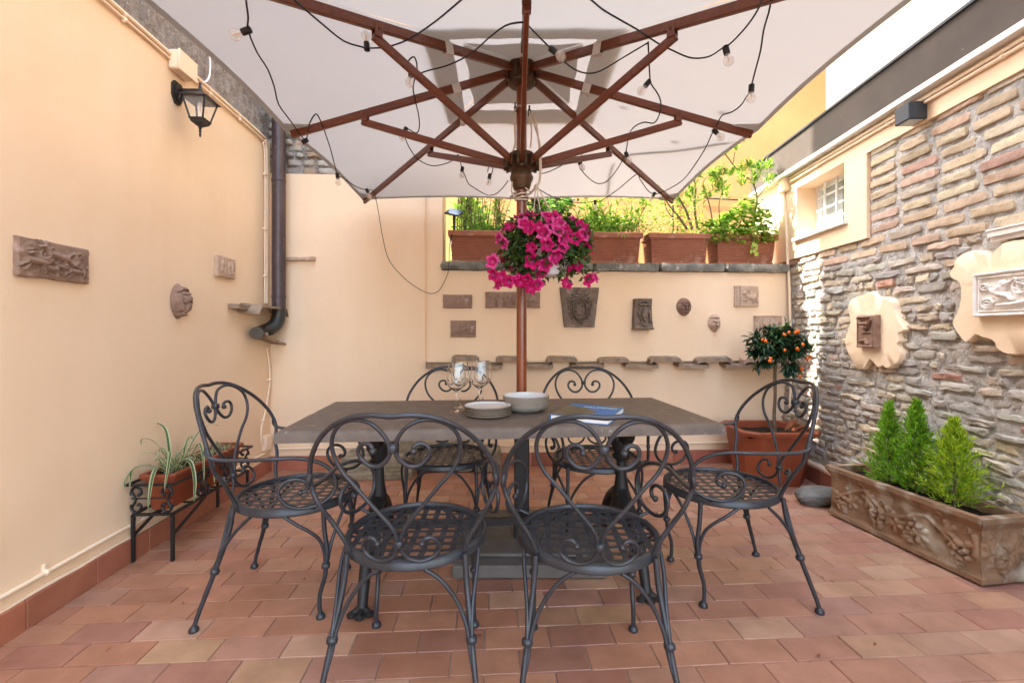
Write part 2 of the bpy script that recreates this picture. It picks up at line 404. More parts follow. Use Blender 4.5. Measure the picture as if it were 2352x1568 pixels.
def rough_block(g, c, size, cell=.04, amp=.006, col=None, fq=9.0, seed=0, mx=None):
    """block with a worn, uneven skin"""
    c = Vector(c); n = [max(1, int(q/cell)) for q in size]
    def P(a, b, d):
        p = Vector((size[0]*(a-.5), size[1]*(b-.5), size[2]*(d-.5)))
        e = sum(1 for q in (a, b, d) if q < .001 or q > .999)
        q = p+Vector((seed*3.1, seed*1.7, 0))+c
        w = noise.noise_vector(q*fq)*amp + noise.noise_vector(q*fq*3.1)*amp*.5
        r = p*(1-.0) + w - (p.normalized()*amp*1.2*(e-1) if e > 1 else Vector())
        return (mx @ r if mx is not None else r)+c
    g.grid(n[0], n[2], lambda a, b: P(a, 0, b), col); g.grid(n[0], n[2], lambda a, b: P(1-a, 1, b), col)
    g.grid(n[1], n[2], lambda a, b: P(0, 1-a, b), col); g.grid(n[1], n[2], lambda a, b: P(1, a, b), col)
    g.grid(n[0], n[1], lambda a, b: P(a, b, 1), col); g.grid(n[0], n[1], lambda a, b: P(a, 1-b, 0), col)

# ------------------------------------------------------------------ left wall
LW = thing('left_wall', 'tall peach plastered wall on the left with a terracotta skirting and grey roughcast top', 'wall', (LX, 1, 0))
def inL(x, y, z): return (x-LX, y-1, z)
g = MB()
def wl(a, b):
    y = -2.4+a*6.3; z = b*2.735
    return inL(LX+.010*noise.noise(Vector((y*1.1, z*1.1, 3)))+.004*noise.noise(Vector((y*4, z*4, 8))), y, z)
g.grid(120, 56, wl, flip=False)
g.box(inL(LX-.16, .75, 1.36), (.29, 6.3, 2.74)); g.build('plaster', 'plaster', LW, smooth=60)
g = MB()
g.grid(210, 32, lambda a, b: inL(LX-.012+.016*noise.noise(Vector((a*6.3*9, b*8, 1)))+.012*noise.noise(Vector((a*6.3*24, b*22, 4)))+.008*noise.noise(Vector((a*6.3*55, b*48, 6))), -2.4+a*6.3, 2.73+b*.95))
g.box(inL(LX-.18, .75, 3.2), (.29, 6.3, .94)); g.build('roughcast_band', 'rough', LW, smooth=80)
g = MB(); y = -2.3
while y < 3.88:
    l = min(.32, 3.895-y); c = jit(random.choice([(.34, .105, .06), (.36, .13, .075), (.30, .095, .06)]), .12)
    g.box(inL(LX+.012, y+l/2, .058), (.024, l-.004, .116), ch=.002, col=c); y += l
g.build('skirting', 'skirt', LW, smooth=30)
g = MB(); y = -2.3                                                   # ragged bead of plaster over the skirting
pts = [inL(LX+.006, -2.3+i*.1, .119+random.uniform(-.003, .004)) for i in range(62)]
g.tube(pts, [random.uniform(.006, .011) for _ in pts], 6); g.build('plaster_bead', 'plaster_edge', LW)

# ------------------------------------------------------------------ back wall
BW = thing('back_wall', 'peach plastered back wall with a stone ledge carrying the terracotta planters', 'wall', (0, BY, 0))
def inB(x, y, z): return (x, y-BY, z)
def wavy(g, x0, x1, z0, z1, y, n=.06):
    nu = max(2, int((x1-x0)/n)); nv = max(2, int((z1-z0)/n))
    g.grid(nu, nv, lambda a, b: inB(x0+a*(x1-x0), y-.005*noise.noise(Vector(((x0+a*(x1-x0))*1.3, (z0+b*(z1-z0))*1.3, 5)))-.002*noise.noise(Vector(((x0+a*(x1-x0))*5, (z0+b*(z1-z0))*5, 9))), z0+b*(z1-z0)))
g = MB()
wavy(g, LX-.02, 2.75, 0, .93, BY); wavy(g, LX-.02, XB+.03, .93, 2.47, BY)
g.box(inB(.48, BY+.17, .83), (4.6, .3, 1.66)); g.box(inB((LX-.1+XP)/2, BY+.17, 2.06), (XP-LX+.1, .3, .82))
g.build('plaster', 'plaster', BW, smooth=60)
g = MB()                                                             # the upper panel stands 4 cm proud, with a soft rounded corner
prof = [(XB-.012, BY+.0), (XB-.004, BY-.012), (XB+.006, BY-.026), (XB+.02, BY-.036), (XB+.04, BY-.040)]
zz = [.90+.045*i for i in range(40)]
for (xa, ya), (xb, yb) in zip(prof, prof[1:]):
    vs = []; fs = []
    for k, z in enumerate(zz):
        w = .003*noise.noise(Vector((0, z*9, 2))); vs += [inB(xa+w, ya, z), inB(xb+w, yb, z)]
        if k: fs.append((2*k-2, 2*k-1, 2*k+1, 2*k))
    g.add(vs, fs)
wavy(g, XB+.04, 2.75, .90, ZL0, BY-.04); wavy(g, XB+.04, XP, ZL0, 2.655, BY-.04)
g.add([inB(XP, BY-.04, ZL0), inB(XP, BY+.3, ZL0), inB(XP, BY+.3, 2.65), inB(XP, BY-.04, 2.65)], [(0, 1, 2, 3)])
g.box(inB((XB+2.75)/2+.02, BY-.016, .898), (2.75-XB, .03, .012))
g.build('upper_panel', 'plaster', BW, smooth=60)
g = MB(); x = -1.77
while x < 2.6:
    l = .31; c = jit(random.choice([(.36, .125, .07), (.38, .15, .085), (.32, .105, .062)]), .12)
    g.box(inB(x+l/2, BY-.012, .058), (l-.004, .024, .116), ch=.002, col=c); x += l
g.build('skirting', 'skirt', BW, smooth=30)
lx = [XP-.02, .36, .93, 1.50, 2.08, 2.665]
for a, b in zip(lx, lx[1:]):
    g = MB(); rough_block(g, inB((a+b)/2, BY+.13, (ZL0+ZL1)/2), (b-a-.006, .44, ZL1-ZL0-random.uniform(0, .008)), .035, .009, seed=a)
    g.build('ledge_slab', 'ledge', BW, smooth=55)
def stone(g, s0, s1, z0, z1, fn, dep, col, wob=.006, nu=6, nv=5, sq=6):
    """one irregular stone face; fn(s,z,off)"""
    sd = random.uniform(0, 99); pts = []
    cs, cz = (s0+s1)/2, (z0+z1)/2; hs, hz = (s1-s0)/2, (z1-z0)/2
    rot = random.uniform(-.07, .07)*min(1, .08/max(hs, .01))
    sk = random.uniform(-.25, .25)
    def f(a, b):
        u = a*2-1; v = b*2-1
        k = 1-.10*(u*u*v*v)**2
        w = noise.noise_vector(Vector((u*1.6+sd, v*1.2, sd)))
        S = cs+hs*u*k+w.x*wob+sk*hz*v*.4; Z = cz+hz*v*k+w.y*wob+rot*u*hs
        e = max(abs(u), abs(v)); o = dep*(1-e**(sq*4))+w.z*dep*.35*(1-e**6) + .35*dep*noise.noise(Vector((u*4+sd, v*3, 7)))*(1-e**6) + .0022*noise.noise(Vector((S*60, Z*75, sd)))-dep*.25*(e**6)
        return fn(S, Z, o-.006)
    def m3(t, n):
        ks = [0, .05, .17]+[.17+.66*i/(n-2) for i in range(1, n-2)]+[.83, .95, 1.0]; x = t*(len(ks)-1); i = int(min(x, len(ks)-2)); return ks[i]+(ks[i+1]-ks[i])*(x-i)
    g.grid(nu+2, nv+2, lambda a, b: f(m3(a, nu-1), m3(b, nv-1)), col)
g = MB(); fnb = lambda s, z, o: inB(s, BY+.03-o, z)
g.grid(40, 30, lambda a, b: fnb(LX-.12+a*(XB-LX+.12), 2.44+b*.9, .02*noise.noise(Vector((a*9, b*9, 0)))+.01*noise.noise(Vector((a*30, b*30, 0)))))
g.build('broken_render', 'rough', BW, smooth=80)
g = MB(); z = 2.47
while z < 3.2:
    s = LX-.05; h = random.uniform(.05, .09)
    while s < XB-.1:
        l = random.uniform(.08, .2); stone(g, s, s+l-.02, z, z+h-.018, fnb, random.uniform(.015, .05), jit(random.choice([(.40, .36, .31), (.30, .27, .24), (.42, .30, .22), (.5, .46, .4)]), .15)); s += l
    z += h
g.build('broken_masonry', 'brick', BW, smooth=60)

# ------------------------------------------------------------------ right wall
RWT = thing('masonry_wall', 'right wall of old yellow brick and rubble under a brown grey fascia', 'wall', (RO.x, RO.y, 0))
def inR(p): return (p[0]-RO.x, p[1]-RO.y, p[2])
def rw(s, z, o=0.0): return inR(RW(s, z, o))
def bulge(s, z): return .10*max(0, 1-z/.75)*max(0, 1-max(0, s-.1)/1.1)
SEND = 4.2
g = MB(); g.prism([(-.02, -.02), (SEND, -.02), (SEND, 2.50), (-.02, 2.50)], lambda a, b, t: rw(a, b, t), -.40, -.21)
g.build('core', 'dark_room', RWT, smooth=0)
g = MB()
def mw(a, b):
    s = -.02+a*(SEND+.02); z = b*2.36
    return rw(s, z, -.005+bulge(s, z)+.013*noise.noise(Vector((s*13, z*15, 2)))+.007*noise.noise(Vector((s*34, z*36, 5))) + .004*noise.noise(Vector((s*80, z*80, 9))))
def grid2(a0, a1, z0, z1):
    g.grid(int((a1-a0)*60), int((z1-z0)*62), lambda a, b: mw((a0+a*(a1-a0)+.02)/(SEND+.02), (z0+b*(z1-z0))/2.36))
grid2(-.02, SEND, 0, 1.80); grid2(.96, SEND, 1.80, 2.36); g.build('mortar', 'mortar', RWT, smooth=80)
g = MB(); z = .0; random.seed(11)
up = [((0.529, 0.425, 0.291), 5), ((0.499, 0.385, 0.271), 5), ((0.549, 0.465, 0.334), 3), ((0.499, 0.355, 0.266), 3), ((0.430, 0.355, 0.276), 2), ((0.460, 0.305, 0.228), .8)]
lo = [((0.548, 0.475, 0.363), 5), ((0.489, 0.433, 0.351), 5), ((0.453, 0.422, 0.363), 6), ((0.584, 0.500, 0.357), 3), ((0.536, 0.404, 0.312), 2), ((0.406, 0.356, 0.302), 3), ((0.477, 0.272, 0.206), .4), ((0.382, 0.362, 0.329), 3)]
while z < 2.34:
    upper = z > 1.63
    h = .074 if upper else random.uniform(.042, .062)
    s = -.03-random.uniform(0, .1)
    while s < SEND-.1:
        big = upper or (z > 1.45 and random.random() < .6) or random.random() < .06
        l = random.uniform(.21, .30) if big else random.choice([random.uniform(.06, .11), random.uniform(.10, .18), random.uniform(.14, .23)])
        gap = .022 if upper else random.uniform(.010, .028)
        hh = h-(.025 if upper else random.uniform(.010, .024))
        if s < .99 and z+hh > 1.80: s = .998 if upper else s+l; continue
        c = jit(random.choices(*zip(*(up if upper else lo)))[0], .13)
        if not upper and random.random() < .07: s += l*.6; continue
        f = lambda a, b, o: rw(a, b, o+bulge(a, b)+.004*noise.noise(Vector((a*3, b*3, 1))))
        dz = 0 if upper else random.uniform(-.003, .003)
        stone(g, s, s+l-gap, z+dz, z+dz+hh, f, random.uniform(.009, .017) if upper else random.uniform(.003, .022), c, .003 if upper else .012, 9 if big else 6, 5, 10 if upper else 6)
        s += l
    z += h
g.build('bricks', 'brick', RWT, smooth=38)
# plastered zone round the window, and the band under the coping
g = MB(); NS0, NS1, NZ0, NZ1, PB, PE, BT = .178, .775, 1.945, 2.372, 1.78, .994, 2.35
o = .022
def q4(g, s0, s1, z0, z1, off=o, n=.08):
    nu = max(1, int((s1-s0)/n)); nv = max(1, int((z1-z0)/n))
    g.grid(nu, nv, lambda a, b: rw(s0+a*(s1-s0), z0+b*(z1-z0), off+.0025*noise.noise(Vector(((s0+a*(s1-s0))*4, (z0+b*(z1-z0))*4, 1)))*(0 if a in (0, 1) or b in (0, 1) else 1)))
q4(g, -.55, NS0, PB, 2.52); q4(g, NS0, NS1, PB, NZ0); q4(g, NS0, NS1, NZ1, 2.52); q4(g, NS1, PE, PB, 2.52); q4(g, PE, SEND, BT, 2.52)
def lip(g, a, b, o1=o, o0=-.05): g.add([rw(*a, o1), rw(*b, o1), rw(*b, o0), rw(*a, o0)], [(0, 1, 2, 3)])
lip(g, (PE, PB), (-.55, PB)); lip(g, (PE, BT), (PE, PB)); lip(g, (SEND, BT), (PE, BT))
ND = -.175
g.add([rw(NS0, NZ0, o), rw(NS0, NZ1, o), rw(NS0, NZ1, ND), rw(NS0, NZ0, ND)], [(0, 1, 2, 3)])
g.add([rw(NS1, NZ0, o), rw(NS1, NZ1, o), rw(NS1, NZ1, ND), rw(NS1, NZ0, ND)], [(3, 2, 1, 0)])
g.add([rw(NS0, NZ1, o), rw(NS1, NZ1, o), rw(NS1, NZ1, ND), rw(NS0, NZ1, ND)], [(0, 1, 2, 3)])
g.add([rw(NS0, NZ0, o), rw(NS1, NZ0, o), rw(NS1, NZ0, ND), rw(NS0, NZ0, ND)], [(3, 2, 1, 0)])
g.prism([(-.55, 0), (-.02, 0), (-.02, 2.50), (-.55, 2.50)], lambda a, b, t: rw(a, b, t), -.6, .0)
g.build('plaster_surround', 'plaster', RWT, smooth=50)
g = MB(); g.prism([(NS0-.02, NZ0-.024), (NS1+.03, NZ0-.024), (NS1+.03, NZ0+.002), (NS0-.02, NZ0+.002)], lambda a, b, t: rw(a, b, t), ND, .052)
g.build('sill', 'marble', RWT, smooth=0)
g = MB(); s = -.55
while s < SEND-.1: e_ = min(SEND, s+random.uniform(.55, .75)); q_ = random.uniform(-.002, .002); g.prism([(s, 2.505), (e_-.003, 2.505), (e_-.003, 2.537), (s, 2.537)], lambda a, b, t: rw(a, b, t+(q_ if t > 0 else 0)), -.4, .085); s = e_
g.build('coping', 'marble', RWT, smooth=0)
g = MB(); g.prism([(-.56, 2.538), (SEND, 2.538), (SEND, 2.79), (-.56, 2.79)], lambda a, b, t: rw(a, b, t), -.3, .06)
g.build('fascia', 'fascia', RWT, smooth=0)
g = MB(); g.prism([(-.58, 2.79), (SEND, 2.79), (SEND, 2.806), (-.58, 2.806)], lambda a, b, t: rw(a, b, t), -.32, .075)
g.build('fascia_capping', 'char', RWT, smooth=0)
wf = MB(); ws0, ws1, wz0, wz1 = NS0, NS1, NZ0+.01, NZ1
def rbar(g, s0, s1, z0, z1, o0, o1): g.prism([(s0, z0), (s1, z0), (s1, z1), (s0, z1)], lambda a, b, t: rw(a, b, t), o0, o1)
rbar(wf, ws0, ws0+.035, wz0, wz1, -.172, -.14); rbar(wf, ws1-.035, ws1, wz0, wz1, -.172, -.14)
rbar(wf, ws0+.035, ws1-.035, wz0, wz0+.035, -.172, -.142); rbar(wf, ws0+.035, ws1-.035, wz1-.035, wz1, -.172, -.142)
win = wf.build('window', 'white_pl', RWT, smooth=0)
g = MB()
for k in range(1, 4): rbar(g, ws0+.03, ws1-.03, wz0+(wz1-wz0)*k/4-.006, wz0+(wz1-wz0)*k/4+.006, -.137, -.125)
for k in range(1, 4): rbar(g, ws0+(ws1-ws0)*k/4-.008, ws0+(ws1-ws0)*k/4+.008, wz0, wz1, -.1245, -.112)
g.build('grille', 'white_pl', win, smooth=0)
g = MB(); rbar(g, ws0+.035, ws0+.055, wz0+.035, wz1-.035, -.168, -.15); rbar(g, ws0+.30, ws0+.34, wz0+.035, wz1-.035, -.25, -.17)
rbar(g, ws0+.40, ws0+.425, wz0+.035, wz1-.035, -.25, -.18); g.build('casement', 'white_pl', win, smooth=0)
g = MB(); rbar(g, ws0+.055, ws0+.30, wz0+.035, wz1-.035, -.166, -.162); g.build('pane', pane_mat('window_pane', (.55, .58, .56), .35), win, smooth=0)
# terracotta skirting with a pale mortar top, along the foot of the rubble
g = MB(); s = .05
while s < 1.15:
    g.prism([(s, 0), (s+.30, 0), (s+.30, .116), (s, .116)], lambda a, b, t: rw(a, b, t), .10, .125, col=jit((.30, .115, .075), .15)); s += .304
g.build('skirting', 'skirt', RWT, smooth=0)
g = MB(); rough_block(g, rw(.62, .124, .085), (.075, 1.12, .018), .04, .004, mx=Matrix((RN, RA, Vector((0, 0, 1)))).transposed())
g.build('skirting_top', 'plaster_edge', RWT, smooth=60)
# plaster patches left on the bricks
def c6(x, y): return .91875*(1660+x/2.613), .91875*(550+y/2.613)
def z5(x, y): return .91875*(2060+x/3.92), .91875*(560+y/3.92)
def patch(pts, off):
    g = MB(); P = [Vector((*q, 0)) for q in pts]
    P2, _ = crom(P, [0]*len(P), 3, True); n = len(P2)
    c = sum(P2, Vector())/n
    rings = [(1.0, -.03), (1.0, off-.016), (.992, off-.006), (.975, off), (.6, off+.002)]
    vs = []
    for k, (sc, o_) in enumerate(rings):
        for p in P2:
            w = c+(p-c)*sc
            vs.append(rw(w.x, w.y, o_+(.004*noise.noise(Vector((w.x*22, w.y*22, k*.2))) if k < 3 else 0)))
    fs = []
    for k in range(len(rings)-1):
        for i in range(n): j2 = (i+1) % n; fs.append((k*n+i, k*n+j2, (k+1)*n+j2, (k+1)*n+i))
    fs.append([(len(rings)-1)*n+i for i in range(n)]); fs = [list(f)[::-1] for f in fs]
    g.add(vs, fs); return g
p1 = [(1290, 490), (1350, 465), (1385, 500), (1440, 505), (1490, 530), (1500, 580), (1530, 650), (1565, 715), (1530, 740), (1540, 790), (1522, 812), (1545, 870), (1530, 925), (1490, 952), (1455, 972), (1430, 950), (1395, 962), (1345, 910), (1315, 950), (1290, 977), (1245, 955), (1215, 900), (1180, 810), (1190, 740), (1215, 660), (1200, 570), (1220, 515)]
patch([SZ(*c6(*p), .042) for p in p1], .042).build('plaster_patch', 'plaster_edge', RWT, smooth=50)
p2 = [(1850, 160), (1740, 190), (1660, 270), (1600, 295), (1500, 265), (1430, 260), (1320, 310), (1270, 360), (1265, 410), (1225, 470), (1240, 520), (1290, 545), (1320, 570), (1335, 640), (1330, 760), (1300, 870), (1260, 940), (1255, 990), (1300, 1070), (1370, 1155), (1410, 1145), (1480, 1085), (1540, 1110), (1640, 1140), (1680, 1180), (1690, 1220), (1760, 1270), (1860, 1285)]
q2 = [SZ(*z5(*p), .045) for p in p2]; s9 = q2[-1][0]; zt, zb = q2[0][1], q2[-1][1]
q2 += [(s9+.1, zb+.01), (s9+.22, zb-.02), (s9+.36, zb+.06), (s9+.42, zb+.2), (s9+.38, zb+.33), (s9+.44, zt-.1), (s9+.3, zt+.01), (s9+.15, zt-.01)]
patch(q2, .045).build('plaster_patch', 'plaster_edge', RWT, smooth=50)
s8, z8 = SZ(2297, 556)
g = MB()
for k, (h0, h1, oo) in enumerate([(0, .022, .045), (.022, .05, .060), (.05, .058, .066)]): g.prism([(s8, z8+h0), (s8+.5, z8+h0), (s8+.5, z8+h1), (s8, z8+h1)], lambda a, b, t: rw(a, b, t), -.02, oo)
tag(g.build('moulding_fragment', 'white_relief', smooth=0, loc=(RO.x, RO.y, 0)), 'white plaster moulding fragment fixed above the white relief on the brick wall', 'moulding')

# ------------------------------------------------------------------ houses round about
def house(name, label, m, quad, z0, z1, dep):
    t = thing(name, label, 'house', (*quad[0], 0))
    (x0, y0), (x1, y1) = quad; u = Vector((x1-x0, y1-y0, 0)); L = u.length; u.normalize(); n = Vector((u.y, -u.x, 0))
    g = MB(); g.prism([(0, z0), (L, z0), (L, z1), (0, z1)], lambda a, b, t_: u*a-n*t_+Vector((0, 0, b)), 0, dep)
    g.f = [f[::-1] for f in g.f]
    g.build('wall', m, t, smooth=0); return t, u, n
ya = Vector((math.cos(rad(-30)), math.sin(rad(-30))))
yh, yu, yn = house('yellow_house', 'yellow ochre house wall rising behind the planters', 'yellow', [(-6, 11.6), (-6+14*ya.x, 11.6+14*ya.y)], 0, 11, .4)
def YH(px, py, off=.02):
    p = on_plane(px, py, Vector((-6, 11.6, 0))+yn*off, yn); return p-Vector((-6, 11.6, 0))
g = MB()
for a in (1546, 1556): g.tube([YH(a, 440, .03), YH(a, 560, .03)], .012, 6)
g.tube([YH(1600, 454, .03), YH(1690, 459, .03), YH(1800, 461, .03)], .010, 6)
g.build('wall_pipe', 'cable', yh)
ch_, _, _ = house('cream_house', 'cream house wall in full sun above the brown fascia', 'cream', [(3.9, 5.0), (3.45, -6)], 2.4, 9.5, .5)
tg, _, _ = house('tall_house', 'tall plain house beyond the left wall that shades the courtyard', 'cream', [(-3.5, -9), (-3.5, 5.27)], 0, 11.4, 5)
g = MB(); g.prism([(-.55, 2.44), (SEND, 2.44), (SEND, 2.60), (-.55, 2.60)], lambda a, b, t: rw(a, b, t), -1.3, -.41); g.build('flat_roof', 'fascia', RWT, smooth=0)

# =================================================================== TABLE
random.seed(3)
HZT = .39; ZT = EYE-HZT
tc_ = RC(-.045, 2.25); TR = -TH + rad(5.0)
TB = thing('dining_table', 'long grey lava stone table on two black cast iron pedestals', 'table', (tc_.x, tc_.y, 0), TR)
g = MB(); tw, td, tt = 1.85, .79, .046
def top(g):
    prof = [(.0, -tt), (.0, -.018), (-.004, -.007), (-.013, -.0005), (-.03, 0)]
    vs = []; n = 0; ring = []
    for i in range(0, 61): ring.append((-1+2*i/60, -1))
    for i in range(1, 27): ring.append((1, -1+2*i/26))
    for i in range(1, 61): ring.append((1-2*i/60, 1))
    for i in range(1, 26): ring.append((-1, 1-2*i/26))
    n = len(ring)
    for ins, z in prof:
        for a, b in ring:
            w = noise.noise_vector(Vector((a*18, b*9, z*40)))*.0022
            vs.append((a*(tw/2+ins)+w.x, b*(td/2+ins)+w.y, ZT+z+w.z*.4))
    fs = []
    for k in range(len(prof)-1):
        for i in range(n): j2 = (i+1) % n; fs.append((k*n+i, k*n+j2, (k+1)*n+j2, (k+1)*n+i))
    fs.append([(len(prof)-1)*n+i for i in range(n)]); fs.append(list(range(n))[::-1]); g.add(vs, fs)
top(g); g.build('tabletop', 'lava', TB, smooth=50)
for sx in (-1, 1):
    g = MB(); px = sx*.60
    prof = [(.060, .20), (.056, .24), (.046, .31), (.034, .38), (.026, .44), (.023, .50), (.040, .515), (.048, .53), (.036, .54), (.04, .555), (.056, .585), (.060, .61), (.05, .62)]
    g.lathe(prof, (px, 0, 0), 20)
    for k in range(8):                                               # crown of cast leaves at the head of the column
        a = k*math.pi/4; g.ball((px+.052*math.cos(a), .052*math.sin(a), .625), .022, 8, 5, (1, 1, 1.3))
    for sy in (-1, 1):
        g.bar((px, sy*.04, .60), (px+sx*.0, sy*.22, ZT-tt-.004), .03, .022)
        g.bar((px-.03, sy*.02, .60), (px-.09, sy*.03, ZT-tt-.004), .022, .022); g.bar((px+.03, sy*.02, .60), (px+.09, sy*.03, ZT-tt-.004), .022, .022)
    g.bar((px, -.27, ZT-tt-.012), (px, .27, ZT-tt-.012), .05, .014)
    g.build('pedestal', 'cast', TB, smooth=45)
    for sy in (-1, 1):
        g = MB()
        g.tube([(px, sy*.03, .34), (px, sy*.16, .27), (px, sy*.27, .16), (px, sy*.325, .05), (px, sy*.345, .014)], [.036, .030, .026, .022, .021], 10, smooth=5)
        for da in (-.9, 0, .9):
            a = sy*math.pi/2+da; g.ball((px+.045*math.cos(a), sy*.335+.045*math.sin(a), .012), .020, 8, 5, (1.1, 1.1, .6))
            g.tube([(px, sy*.335, .022), (px+.045*math.cos(a), sy*.335+.045*math.sin(a), .014)], [.018, .012], 8)
        g.build('foot', 'cast', TB, smooth=45)
g = MB(); g.bar((-.55, 0, .215), (.55, 0, .215), .02, .035); g.build('stretcher', 'cast', TB, smooth=0)

# =================================================================== CHAIRS
HOOP = [(0, .919), (.05, .922), (.10, .917), (.146, .901), (.192, .872), (.235, .828), (.269, .770), (.284, .715), (.283, .668), (.262, .615), (.233, .557), (.197, .497), (.182, .455)]
HEART = [(.004, .527), (.009, .548), (.024, .582), (.072, .642), (.119, .700), (.159, .745), (.180, .788), (.185, .829), (.173, .865), (.148, .891), (.112, .905), (.075, .904), (.044, .889), (.021, .862), (.009, .835), (.009, .807), (.021, .786), (.043, .770), (.071, .772), (.094, .792), (.101, .814), (.091, .832), (.072, .836), (.059, .828), (.057, .815)]
SCR = [(.004, .532), (.008, .500), (.027, .473), (.059, .461), (.092, .467), (.114, .489), (.113, .516), (.097, .535), (.077, .537), (.066, .520)]
ARM = [(-.238, .711), (-.226, .690), (-.200, .672), (-.150, .666), (-.070, .665), (.018, .667), (.090, .664), (.149, .648), (.195, .620), (.221, .580), (.228, .541), (.214, .505), (.181, .479), (.142, .468), (.103, .469), (.064, .486), (.040, .518), (.036, .548), (.052, .573), (.084, .583), (.114, .576), (.131, .554), (.125, .533), (.107, .529)]
def bsurf(u, z):
    k = 1.2+1.3*min(1, max(0, (.62-z)/.17)); return -.250-.27*(z-.45)+k*u*u
def BP(u, z, o=0): return Vector((u, bsurf(u, z)+o, z))
def make_chair(label):
    t = thing('iron_armchair', label, 'chair', group='wrought iron armchairs round the table')
    g = MB(); R = .243                                               # rim band and woven straps
    vs = []; seg = 48; prof = [(R-.020, .452), (R-.016, .457), (R-.004, .457), (R+.002, .451), (R+.003, .430), (R-.004, .424), (R-.012, .428), (R-.020, .440)]
    for k in range(seg):
        a = 2*math.pi*k/seg
        for r, z in prof: vs.append((r*math.cos(a), r*math.sin(a)*1.02, z))
    m_ = len(prof); fs = [(k*m_+i, ((k+1) % seg)*m_+i, ((k+1) % seg)*m_+(i+1) % m_, k*m_+(i+1) % m_) for k in range(seg) for i in range(m_)]
    g.add(vs, fs)
    pitch = .0475; hw = .0108
    for ax in (0, 1):
        for i in range(-4, 5):
            c = (i+.0)*pitch; L = math.sqrt(max(0, (R-.012)**2-c*c)); n = 28; vs = []
            for k in range(n+1):
                q = -L+2*L*k/n
                z = .447-.006*(1-(c*c+q*q)/R**2)+.0010*math.cos(math.pi*q/pitch+math.pi*(i+ax))
                for w in ((-.0085, .0085) if ax == 0 else (-.0105, .0105)):
                    for h in (0, -.0016):
                        x, y = (q, c+w) if ax == 0 else (c+w, q)
                        vs.append((x, y*1.02, z+h))
            fs = []
            for k in range(n):
                a = k*4; b = a+4
                qs = [(a, b, b+2, a+2), (a+1, a+3, b+3, b+1), (a, a+1, b+1, b), (a+2, b+2, b+3, a+3)]
                fs += [f[::-1] if ax == 0 else f for f in qs]
            g.add(vs, fs)
    g.build('seat', 'iron', t, smooth=45)
    g = MB(); hp = [BP(-u, z) for u, z in HOOP[::-1]]+[BP(u, z) for u, z in HOOP[1:]]
    g.tube(hp, .0077, 10, smooth=4); g.build('back_frame', 'iron', t, smooth=60)
    g = MB()
    for s in (-1, 1):
        g.tube([BP(s*u, z, .006 if .83 < z and u > .05 else .002) for u, z in HEART], .0063, 8, smooth=4); u, z = HEART[-1]; g.ball(BP(s*u, z, .002), .0105)
    g.lathe([(.013, -.011), (.0155, -.008), (.0155, .008), (.013, .011)], BP(0, .826, .003), 12); g.build('back_scroll', 'iron', t, smooth=60)
    g = MB()
    for s in (-1, 1):
        g.tube([BP(s*u, z, -.006) for u, z in SCR], .0061, 8, smooth=4); u, z = SCR[-1]; g.ball(BP(s*u, z, -.006), .010)
    g.lathe([(.013, -.010), (.015, -.007), (.015, .007), (.013, .010)], BP(0, .524, -.004), 12); g.build('lower_scroll', 'iron', t, smooth=60)
    for s in (-1, 1):
        g = MB(); au = lambda y: .287-.068*min(1, max(0, (y-.035)/.19))
        pts = [Vector((s*au(y), y, z)) for y, z in ARM]; pts[0] = BP(s*.283, .716, .002)
        rr = [.0073]*len(pts); rr[0] = .010
        g.tube(pts, rr, 8, smooth=4); g.ball(pts[-1], .0115)
        g.tube([(s*.246, .142, .466), (s*.205, .138, .448)], .006, 8)
        g.build('arm', 'iron', t, smooth=60)
    for s in (-1, 1):
        for fr in (1, 0):
            g = MB()
            if fr:
                lp = [(.186, .168, .440), (.188, .174, .347), (.190, .184, .271), (.190, .180, .210), (.190, .176, .165), (.190, .158, .100), (.191, .155, .050), (.192, .160, .012)]
                br = [[(.236, .035, .428), (.234, .086, .392), (.222, .127, .361), (.206, .156, .325), (.197, .172, .280), (.193, .177, .225), (.191, .171, .160)],
                      [(.060, .233, .428), (.108, .222, .396), (.145, .208, .345), (.170, .196, .295), (.183, .188, .240), (.188, .180, .180)]]
                cz = lp[3]
            else:
                lp = [(.186, -.180, .450), (.192, -.190, .367), (.203, -.213, .282), (.212, -.235, .214), (.224, -.264, .127), (.236, -.288, .050), (.240, -.297, .012)]
                br = [[(.224, -.095, .428), (.222, -.140, .385), (.216, -.178, .338), (.212, -.207, .293), (.212, -.232, .240), (.215, -.246, .190), (.220, -.262, .135)],
                      [(.070, -.236, .428), (.112, -.232, .398), (.150, -.226, .350), (.178, -.226, .300), (.198, -.234, .245), (.208, -.246, .185), (.217, -.262, .135)]]
                cz = lp[3]
            f = lambda p: Vector((s*p[0], p[1], p[2]))
            g.tube([f(p) for p in lp], [.0095]*3+[.0092]*2+[.0085]*(len(lp)-5), 9, smooth=4)
            for b in br: g.tube([f(p) for p in b], [.0068]*(len(b)-2)+[.0065, .0038], 7, smooth=4)
            d = (f(lp[4])-f(lp[2])).normalized()
            g.lathe([(.012, -.011), (.0165, -.008), (.0175, 0), (.0165, .008), (.012, .011)], f(cz), 12, axis=d)
            e = f(lp[-1]); g.lathe([(.017, -.0118), (.019, -.007), (.016, .003), (.008, .012)], e, 12)
            g.build('leg', 'iron', t, smooth=60)
    return t
